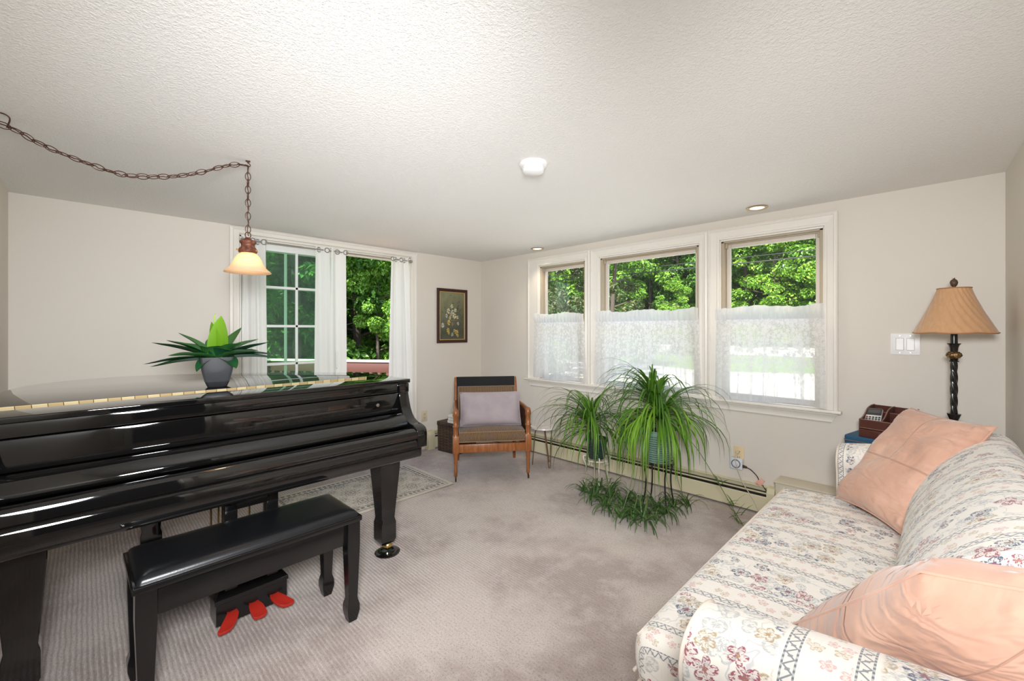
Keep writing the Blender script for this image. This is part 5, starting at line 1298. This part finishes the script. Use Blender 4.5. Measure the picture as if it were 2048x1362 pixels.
def lamp_corner():
    t = thing('end_table', 'small dark wooden end table in the corner behind the sofa arm', 'end table', (3.83, -.290, 0))
    m = MB(); m.box((-.235, -.215, .590), (.310, .205, .620)); m.build('table_top', 'table_wood', t, bevel=.004)
    m = MB(); m.box((-.205, -.185, .51), (.28, .175, .590)); m.build('apron', 'table_wood', t, bevel=.002)
    for sx in (-.19, .265):
        for sy in (-.17, .16): m = MB(); m.box((sx - .02, sy - .02, 0), (sx + .02, sy + .02, .59)); m.build('leg', 'table_wood', t, bevel=.003)
    b = thing('storage_case', 'flat blue fabric case lying under the brown desk organizer', 'case', (3.70, -.190, .6205), R(-12))
    m = MB(); m.prism(rrect(.290, .215, .02, 4), 0, .056); m.build('case_body', 'blue', b, bevel=.008, bseg=3)
    m = MB(); m.tube([V(x, y, .028) for x, y in rrect(.293, .218, .02, 4)], .0022, 5, closed=True); m.build('zipper', 'stitch', b)
    o = thing('desk_organizer', 'brown leather desk organizer with curved compartments and a drawer beside the lamp', 'organizer', (3.606, -.262, .677), R(-14))
    W, D, H = .205, .200, .165; z0, zf = .052, .100
    def sidep(): 
        c = catmull([(0, zf), (.035, zf + .004), (.070, zf + .022), (.105, zf + .050), (.140, H - .004), (.165, H)], 5)
        return [(0, 0)] + [(q.x, q.y) for q in c] + [(D, H), (D, 0)]
    for nm, x in (('side_panel', 0), ('divider', W * .46), ('side_panel', W - .006)):
        pr = sidep() if nm == 'side_panel' else [(.004, z0)] + sidep()[1:-2] + [(D, H), (D, z0)]
        m = MB(); m.prism(pr[::-1], x, x + .006, axis='x'); m.build(nm, 'brown_leather', o, smooth=30, bevel=.001)
        m = MB(); m.tube([V(x + .003, a, b) for a, b in sidep()[1:-1]], .0034, 6); m.build('edge_trim', 'stitch', o, smooth=60)
    m = MB(); m.box((0, 0, 0), (W, D, .004)); m.box((0, 0, z0 - .004), (W, D, z0)); m.box((0, D - .006, 0), (W, D, H)); m.box((.006, .0, z0), (W - .006, .006, zf)); m.box((.006, D * .62, z0), (W - .006, D * .62 + .005, H - .030))
    m.build('case', 'brown_leather', o, smooth=0, bevel=.0008)
    m = MB(); m.box((.006, -.003, .004), (W - .006, .012, z0 - .006)); d = m.build('drawer', 'brown_leather', o, bevel=.002)
    m = MB(); m.tube([V(W / 2 + .009 * math.cos(a), -.006, .026 + .009 * math.sin(a)) for a in [2 * math.pi * k / 16 for k in range(16)]], .0016, 6, closed=True); m.build('drawer_pull', 'stitch', d)
    m = MB(); m.tube([(.006, -.002, z0 + .001), (W - .006, -.002, z0 + .001)], .0028, 6); m.tube([(.004, .002, zf), (W - .004, .002, zf)], .0028, 6); m.tube([(.004, D * .62 + .0025, H - .030), (W - .004, D * .62 + .0025, H - .030)], .0028, 6); m.build('edge_trim', 'stitch', o, smooth=60)
    m = MB(); m.lathe([(0, 0), (.005, 0), (.005, -.003), (0, -.004)], (W - .045, D - .006, H - .022), 12, 'y'); m.build('snap', 'silver', o)
    # calculator, leaning back in the left compartment
    th = R(-14); loc = V(3.606, -.262, .677) + V(math.cos(th) * .048 - math.sin(th) * .030, math.sin(th) * .048 + math.cos(th) * .030, .064)
    c = thing('calculator', 'silver pocket calculator leaning in the brown desk organizer', 'calculator', tuple(loc), th)
    M = Matrix.Rotation(R(8), 4, 'Z') @ Matrix.Rotation(R(48), 4, 'X') @ Matrix.Rotation(R(-4), 4, 'Y')
    m = MB(); m.prism([(x, y + .062) for x, y in rrect(.074, .122, .008, 3)], -.012, 0, M); m.build('body', 'silver', c, bevel=.002)
    m = MB(); m.prism([(x, y + .098) for x, y in rrect(.070, .045, .004, 3)], 0, .0015, M); m.build('bezel', 'key_dark', c)
    m = MB(); m.prism([(x, y + .100) for x, y in rrect(.056, .024, .002, 3)], .0015, .0020, M); m.build('display', 'screen', c)
    for j in range(5):
        for i in range(5):
            mt = 'key_white' if j < 2 else ('key_red' if (j == 4 and i < 1) else 'key_dark')
            m = MB(); m.prism([(x - .028 + i * .014, y + .010 + j * .0125) for x, y in rrect(.0105, .0075, .003, 3)], 0, .0028, M); m.build('key', mt, c)
    # table lamp
    l = thing('table_lamp', 'black twisted-column table lamp with a pleated tan bell shade in the corner', 'lamp', (3.985, -.300, .6205))
    Z = .6205
    m = MB(); m.prism(rrect(.15, .15, .01, 3), 0, .018); m.lathe([(.06, .018), (.055, .030), (.035, .045), (.025, .080), (.020, .130), (.026, .150), (.018, .165), (.014, .205), (.016, .212), (.026, .240), (.0265, .243), (.012, .243)], seg=28); m.build('base', 'lamp_black', l, smooth=40)
    m = MB(); rings = []
    for k in range(70):
        z = .242 + (.507 - .242) * k / 69; rings.append([V(math.cos(a), math.sin(a), 0) * (.0128 + .0022 * math.cos(4 * (a + z * 26))) * (1 - .10 * abs(k - 35) / 35) + V(0, 0, z) for a in [2 * math.pi * i / 40 for i in range(40)]])
    m.loft(rings); m.build('twisted_column', 'lamp_black', l, smooth=70)
    m = MB(); m.lathe([(0, .503), (.018, .505), (.0185, .509), (.014, .512), (.017, .517), (.013, .522), (0, .522)], seg=24); m.lathe([(.012, .552), (.015, .560), (.016, .575), (.020, .588), (.027, .596), (.026, .597), (.014, .594), (.013, .66), (.011, .69), (0, .69)], seg=24); m.build('neck', 'lamp_black', l, smooth=40)
    m = MB(); m.lathe([(.012, .520), (.021, .524), (.0275, .536), (.026, .547), (.019, .555), (.012, .556)], seg=48, mod=lambda r, z, a: r * (1 + .10 * math.cos(6 * a) * math.sin((z - .52) * 85) + .05 * math.cos(14 * a + z * 200))); m.build('acanthus_collar', 'antique', l, smooth=60)
    # shade: bell panels with swirled pleats
    m = MB(); rings = []; N = 240
    hs = [(.0, .149), (.03, .136), (.07, .117), (.11, .099), (.15, .083), (.185, .070), (.212, .061), (.222, .059)]
    def rad(t):
        for (a, ra), (b, rb) in zip(hs, hs[1:]):
            if t <= b: f = (t - a) / (b - a); return ra + (rb - ra) * f
        return hs[-1][1]
    def ring(t, off):
        o = []
        for i in range(N):
            a = 2 * math.pi * i / N; sc = 1 + .016 * abs(math.sin(3 * a)) * (1 - t / .3)
            pl = ((a * 24 / (2 * math.pi) + t * 15) % 1.0); rr = rad(t) * sc + .0042 * (pl if pl < .8 else (1 - pl) * 4) + off
            o.append(V(rr * math.cos(a), rr * math.sin(a), .652 + t - .004 * abs(math.sin(3 * a)) * (1 - t / .222)))
        return o
    for k in range(26): rings.append(ring(.222 * k / 25, 0))
    for k in range(25, -1, -5): rings.append(ring(.222 * k / 25, -.004))
    rings.append(rings[0]); m.loft(rings, caps=False); sh = m.build('shade', 'silk', l, smooth=50)
    for t in (0, .222): m = MB(); m.tube([q for q in ring(t, .0005)][::3], .0030, 6, closed=True); m.build('shade_trim', 'silk_trim', sh, smooth=60)
    m = MB(); m.tube([(0, 0, .69), (0, 0, .885)], .004, 8)
    for k in range(3): a = k * 2.094; m.tube([(0, 0, .868), (.058 * math.cos(a), .058 * math.sin(a), .872)], .0018, 6)
    m.build('harp', 'lamp_black', l)
    m = MB(); m.lathe([(0, .872), (.009, .874), (.006, .882), (.012, .890), (.015, .902), (.0135, .912), (.008, .919), (.003, .922), (0, .922)], seg=30, mod=lambda r, z, a: r * (1 + .12 * math.sin(5 * a + z * 160) * math.sin(z * 300)))
    for k in range(5): a = k * 1.257; m.ribbon([(0, 0, .917), (.004 * math.cos(a), .004 * math.sin(a), .924), (.010 * math.cos(a), .010 * math.sin(a), .928)], [.004, .004, .001])
    m.build('finial', 'finial', l, smooth=60)
# ------------------------------------------------------------------ outside
GZ = -.45
def leafcloud(seed, n, blobs, size, cols, stretch=1.0):
    r = random.Random(seed); vs = []; fs = []; cs = []
    for k in range(n):
        bx, by, bz, br = r.choice(blobs)
        d = V(r.gauss(0, 1), r.gauss(0, 1), r.gauss(0, 1)).normalized(); q = V(bx, by, bz) + V(d.x, d.y, d.z * .75) * br * (r.uniform(.35, 1) ** .5)
        s = size * r.uniform(.6, 1.3); nrm = (d * .6 + V(r.gauss(0, .6), r.gauss(0, .6), .7)).normalized()
        u = nrm.cross(V(r.gauss(0, 1), r.gauss(0, 1), r.gauss(0, .4))).normalized(); w = nrm.cross(u)
        o = len(vs); vs += [q - u * s * .55, q + w * s * .30 + nrm * s * .08, q + u * s * .6, q - w * s * .30 + nrm * s * .08]
        fs.append((o, o + 1, o + 2, o + 3)); c = r.choice(cols); f = r.uniform(.75, 1.3); cs += [tuple(v * f for v in c)] * 4
    m = MB(); m.v = [tuple(q) for q in vs]; m.f = [list(f) for f in fs]; m.mi = [0] * len(fs); m.col = dict(enumerate(cs)); return m
def outside():
    m = MB(); m.prism([(-40, GZ - .5), (70, GZ - .5), (70, .75), (24, .38), (8, GZ), (-40, GZ)], -70, 50, axis='x'); struct(m.build('ground', 'lawn', smooth=0))
    def gz(y): return GZ if y < 8 else GZ + (.38 - GZ) * (y - 8) / 16 if y < 24 else .38 + .37 * (y - 24) / 46
    def strip(name, x0, x1, f0, f1):
        m = MB(); m.grid(lambda a, b: V(x0 + (x1 - x0) * a, (f0(x0 + (x1 - x0) * a) * (1 - b) + f1(x0 + (x1 - x0) * a) * b), gz(f0(x0 + (x1 - x0) * a) * (1 - b) + f1(x0 + (x1 - x0) * a) * b) + .012), 60, 24); return struct(m.build(name, 'gravel', smooth=60))
    strip('driveway', -12, 12, lambda x: .6, lambda x: 13.2 + .5 * math.sin(x * .7)); strip('road', -40, 40, lambda x: 18.6 + .03 * x, lambda x: 23.3 + .02 * x)
    # deck
    d = thing('deck', 'brown wooden deck outside the patio door', 'deck', (-1.6, -1.6, 0))
    m = MB()
    for k in range(22):
        x = -.14 - k * .142; m.box((x - .137 + 1.6, -2.6, -.15), (x + 1.6, 2.6, -.115))
    m.build('deck_board', 'deck_floor', d, smooth=0)
    m = MB(); m.box((-1.5, -2.6, -.33), (1.45, -2.55, -.15)); m.box((-1.55, -2.6, -.33), (-1.5, 2.6, -.15)); m.box((-1.5, 2.55, -.33), (1.45, 2.6, -.15))
    for x in (-1.4, 0, 1.3):
        for y in (-2.4, 2.4): m.box((x, y, GZ), (x + .09, y + .09, -.15))
    m.build('joist', 'deck_red', d, smooth=0)
    a, b = V(-3.06, -1.43, 0), V(-1.20, -.10, 0); L = (b - a).length; ang = math.atan2(b.y - a.y, b.x - a.x)
    def railing(label, loc, ang, L):
        r_ = thing('deck_railing', label, 'railing', loc, ang)
        m = MB(); m.box((-.05, -.075, .832), (L + .05, .075, .858)); m.build('top_board', 'deck_top', r_, bevel=.004)
        m = MB(); m.box((0, -.06, .690), (L, -.022, .832)); m.box((0, .022, .690), (L, .06, .832)); m.box((0, -.02, .02), (L, .02, .11)); m.build('rail', 'deck_red', r_, bevel=.003)
        n = int(L / .125)
        for k in range(n):
            m = MB(); x = .06 + k * (L - .12) / (n - 1); m.box((x - .019, -.058, -.02), (x + .019, -.020, .695)); m.build('baluster', 'deck_red', r_, smooth=0)
        for x in (.0, L):
            m = MB(); m.box((x - .045, -.045, -.115), (x + .045, .045, .832)); m.build('post', 'deck_red', r_, bevel=.004)
    railing('red-brown deck railing slanting across the view outside the patio door', (a.x, a.y, 0), ang, L)
    railing('red-brown deck railing along the left edge of the deck beyond the door', (-3.06, -3.95, 0), R(90), 2.42)
    # trees
    dk = [(.030, .085, .018), (.045, .115, .022), (.060, .145, .025), (.085, .19, .03)]
    md = [(.055, .135, .022), (.085, .19, .028), (.12, .25, .035), (.16, .30, .045)]
    lt = [(.10, .22, .03), (.15, .29, .04), (.21, .34, .045), (.07, .17, .025)]
    cn = [(.045, .075, .030), (.065, .095, .040), (.040, .085, .028), (.11, .105, .055)]
    def blobs(seed, h, w, n, zmin):
        r = random.Random(seed); o = []
        for k in range(n):
            z = r.uniform(zmin, h); t = (z - zmin) / (h - zmin); R0 = w * (.55 + .45 * math.sin(math.pi * min(1, .25 + .75 * t)) )* (1 if t < .8 else 1 - (t - .8) * 2.2)
            an = r.uniform(0, 6.283); rr = R0 * r.uniform(.25, 1); o.append((rr * math.cos(an), rr * math.sin(an), z, r.uniform(.35, .75) * w * .38))
        return o
    def trunk(h, w, seed):
        r = random.Random(seed); m = MB(); m.tube(catmull([(0, 0, -.1), (r.uniform(-.1, .1), r.uniform(-.1, .1), h * .3), (r.uniform(-.2, .2), r.uniform(-.2, .2), h * .6), (r.uniform(-.3, .3), r.uniform(-.3, .3), h * .78)], 4), [.14 - .010 * k for k in range(13)], 8)
        for k in range(9):
            z = h * r.uniform(.15, .70); an = r.uniform(0, 6.283); q = V(math.cos(an), math.sin(an), 0); m.tube([V(0, 0, z), q * w * .4 + V(0, 0, z + .25), q * w * .8 + V(0, 0, z + .5)], [.04, .025, .008], 6)
        return m
    proto = {}
    def mk(kind, h, w, n, size, cols, zmin, seed):
        f = leafcloud(seed, n, blobs(seed, h, w, 72, zmin), size, cols).mesh('foliage', [MT['tree_leaf']], smooth=0)
        t = trunk(h, w, seed).mesh('trunk', [MT['bark']], smooth=60); proto[kind] = (f, t)
    mk('dark', 8.5, 2.1, 21000, .17, dk, .2, 31); mk('broad', 8.0, 2.3, 21000, .17, md, .1, 32); mk('light', 6.5, 1.9, 13000, .13, lt, .05, 33); mk('fir', 9.0, 1.7, 12000, .15, cn, .3, 34); mk('shrub', 2.6, 1.25, 4200, .14, lt, .0, 35)
    used = {}
    def tree(kind, x, y, s, label, name='tree', cat='tree', grp=None):
        t = thing(name, label, cat, (x, y, gz(y) if x > -40 else GZ), used.setdefault('r', random.Random(9)).uniform(0, 6.28), grp); t.scale = (s, s, s * used['r'].uniform(.92, 1.1))
        for nm, me in (('foliage', proto[kind][0]), ('trunk', proto[kind][1])):
            o = bpy.data.objects.new(nm, me); COL.objects.link(o); o.parent = t
    g1, g2, g3 = 'trees beyond the deck', 'trees across the road', 'shrubs at the wood edge'
    # beyond the patio door
    k1 = 'dense green tree in the wood seen through the patio door'
    for x, y, s, k in ((-5.6, -.3, .8, 'dark'), (-6.8, 1.7, .95, 'broad'), (-7.6, 3.6, .95, 'broad'), (-9.5, 6.0, 1.1, 'dark'), (-9.8, .8, 1.15, 'dark'), (-10.5, 3.4, 1.2, 'broad'), (-8.2, -2.0, 1.1, 'dark'), (-13.5, 5.5, 1.4, 'dark'), (-13.5, 1.0, 1.4, 'dark'), (-14, 8.8, 1.3, 'broad')):
        tree(k, x, y, s, k1, grp=g1)
    for y in (-3.5, -1, 1.5, 4, 6.5, 9, 11.5): tree('broad', -17.5 + .2 * y, y, 1.6, k1, grp=g1)
    tree('broad', -4.9, 1.25, .42, 'small bright green tree behind the deck railing seen through the right door pane')
    tree('shrub', -4.9, 2.5, .9, 'low yellow-green bush beyond the deck railing in the right door pane', 'shrub', 'shrub')
    # near conifer framed by the leftmost window
    tree('fir', -6.2, 8.4, .95, 'dark brownish conifer seen through the window nearest the corner', 'conifer', 'tree')
    tree('fir', -4.3, 9.8, .85, 'second dark conifer between the corner window and the middle window', 'conifer', 'tree')
    k2 = 'leafy green tree across the road seen through the front windows'
    r = random.Random(77); kinds = ['broad', 'dark', 'broad', 'light', 'broad']
    i = 0
    for x in range(-26, 13, 3):
        tree(kinds[i % 5], x + r.uniform(-.8, .8), 25.0 + r.uniform(-1.5, 1.5), 1.25 + r.uniform(-.12, .2), k2, grp=g2); i += 1
    for x in range(-28, 15, 4):
        tree(kinds[(i * 2) % 3], x + r.uniform(-1, 1), 30.5 + r.uniform(-1, 1), 1.65 + r.uniform(-.1, .2), k2, grp=g2); i += 1
    for x in range(-34, 20, 4):
        tree(kinds[(i * 3) % 3], x + r.uniform(-1, 1), 37 + r.uniform(-1, 1), 1.9 + r.uniform(-.1, .2), k2, grp=g2); i += 1
    for x, y, s in ((-9.8, 17.5, 1.1), (-12.5, 15.5, 1.0), (-15.5, 16.5, 1.2)): tree('broad', x, y, s, k2, grp=g2)
    tree('light', -5.6, 17.8, .60, 'bright yellow-green young tree in the lower right of the middle window')
    tree('light', .5, 24.2, 1.05, 'bright lime-green tree at the right side of the right window')
    for x, y, s in ((-9, 24.3, 1.1), (-6.5, 24.5, 1.2), (-2.2, 24.3, 1.1), (2.6, 24.6, 1.2), (-13, 24.4, 1.2)): tree('shrub', x, y, s, 'green bush at the foot of the trees across the road', 'shrub', 'shrub', g3)
    for z, nm in ((3.60, 'upper black utility cable strung outside the right window'), (3.42, 'lower black utility cable strung outside the right window')):
        c = thing('utility_cable', nm, 'cable', (0, 11.5, z)); m = MB(); m.tube([V(x, 0, .0006 * (x - 2) ** 2) for x in range(-26, 30, 2)], .012 if z > 3.5 else .020, 6); m.build('cable', 'cable', c, smooth=60)

# ------------------------------------------------------------------ light and camera
def lights():
    w = bpy.data.worlds.new('sky'); S.world = w; w.use_nodes = True; t = w.node_tree; t.nodes.clear()
    o = t.nodes.new('ShaderNodeOutputWorld'); b = t.nodes.new('ShaderNodeBackground'); s = t.nodes.new('ShaderNodeTexSky')
    s.sky_type = 'NISHITA'; s.sun_disc = False; s.sun_elevation = R(52); s.sun_rotation = R(145); s.air_density = 1.0; s.dust_density = 1.5
    b.inputs[1].default_value = .26; t.links.new(s.outputs[0], b.inputs[0]); t.links.new(b.outputs[0], o.inputs[0])
    def light(name, typ, loc, energy, col=(1, 1, 1), size=None, aim=None, **kw):
        l = bpy.data.lights.new(name, typ); l.energy = energy; l.color = col
        for k, v in kw.items(): setattr(l, k, v)
        if size is not None:
            if typ == 'AREA': l.shape = 'DISK'; l.size = size
            elif typ in ('POINT', 'SPOT'): l.shadow_soft_size = size
        ob = bpy.data.objects.new(name, l); COL.objects.link(ob); ob.location = loc
        if aim is not None: ob.rotation_euler = (V(*aim) - V(*loc)).to_track_quat('-Z', 'Y').to_euler()
        return ob
    light('sun', 'SUN', (0, 0, 12), 9.0, (1, .95, .86), aim=(-1.6, 6.0, 12 - 8.0), angle=R(.6))
    # stand-ins for the photographer's flash: two spots, plus an added upward disc as bounce
    FC = (.975, 1, 1.03)
    light('ceiling_fill', 'AREA', (2.05, -1.80, 1.03), 4.5, FC, 3.0, (2.05, -1.80, 2.6))
    light('flash_zoom', 'SPOT', (4.02, -3.46, 1.50), 190, FC, .20, (1.0, -2.0, .92), spot_size=R(100), spot_blend=1.0)
    light('flash_side', 'SPOT', (4.02, -3.46, 1.55), 108, FC, .16, (3.25, 0, .95), spot_size=R(82), spot_blend=1.0)
    light('pendant_bulb', 'POINT', (1.550, -2.837, 2.11 - .512), 1.7, (1, .76, .52), .025)
    for x, y in ((3.062, -.194), (1.048, -.155)):
        light('downlight', 'SPOT', (x, y, 2.095), 5, (1, .85, .65), .04, (x, y - .05, 0), spot_size=R(110), spot_blend=.8)
def camera():
    c = bpy.data.cameras.new('camera'); o = bpy.data.objects.new('camera', c); COL.objects.link(o)
    o.location = (3.944, -3.404, 1.285); o.rotation_euler = (R(90), 0, R(45.08)); c.sensor_width = 36; c.lens = 858.5 / 2048 * 36; c.shift_y = -21 / 2048; c.clip_start = .02
    S.camera = o
    S.view_settings.view_transform = 'Standard'; S.view_settings.look = 'None'; S.view_settings.gamma = 1; S.view_settings.exposure = 1.08; S.view_settings.use_curve_mapping = False
    S.cycles.use_denoising = True; S.cycles.max_bounces = 10; S.cycles.diffuse_bounces = 5; S.cycles.transparent_max_bounces = 16; S.cycles.caustics_reflective = False; S.cycles.caustics_refractive = False; S.cycles.sample_clamp_indirect = 6

MT['passage'] = simple('passage_dark', (.03, .035, .045), .8)  # near-black colour stands in for the darkness of the passage
room(); windows(); patio_door(); fixtures(); piano(); bench(); agave(); pendant(); picture(); armchair(); side_table(); rug(); plants(); curtains(); sofa(); lamp_corner(); outside(); lights(); camera()
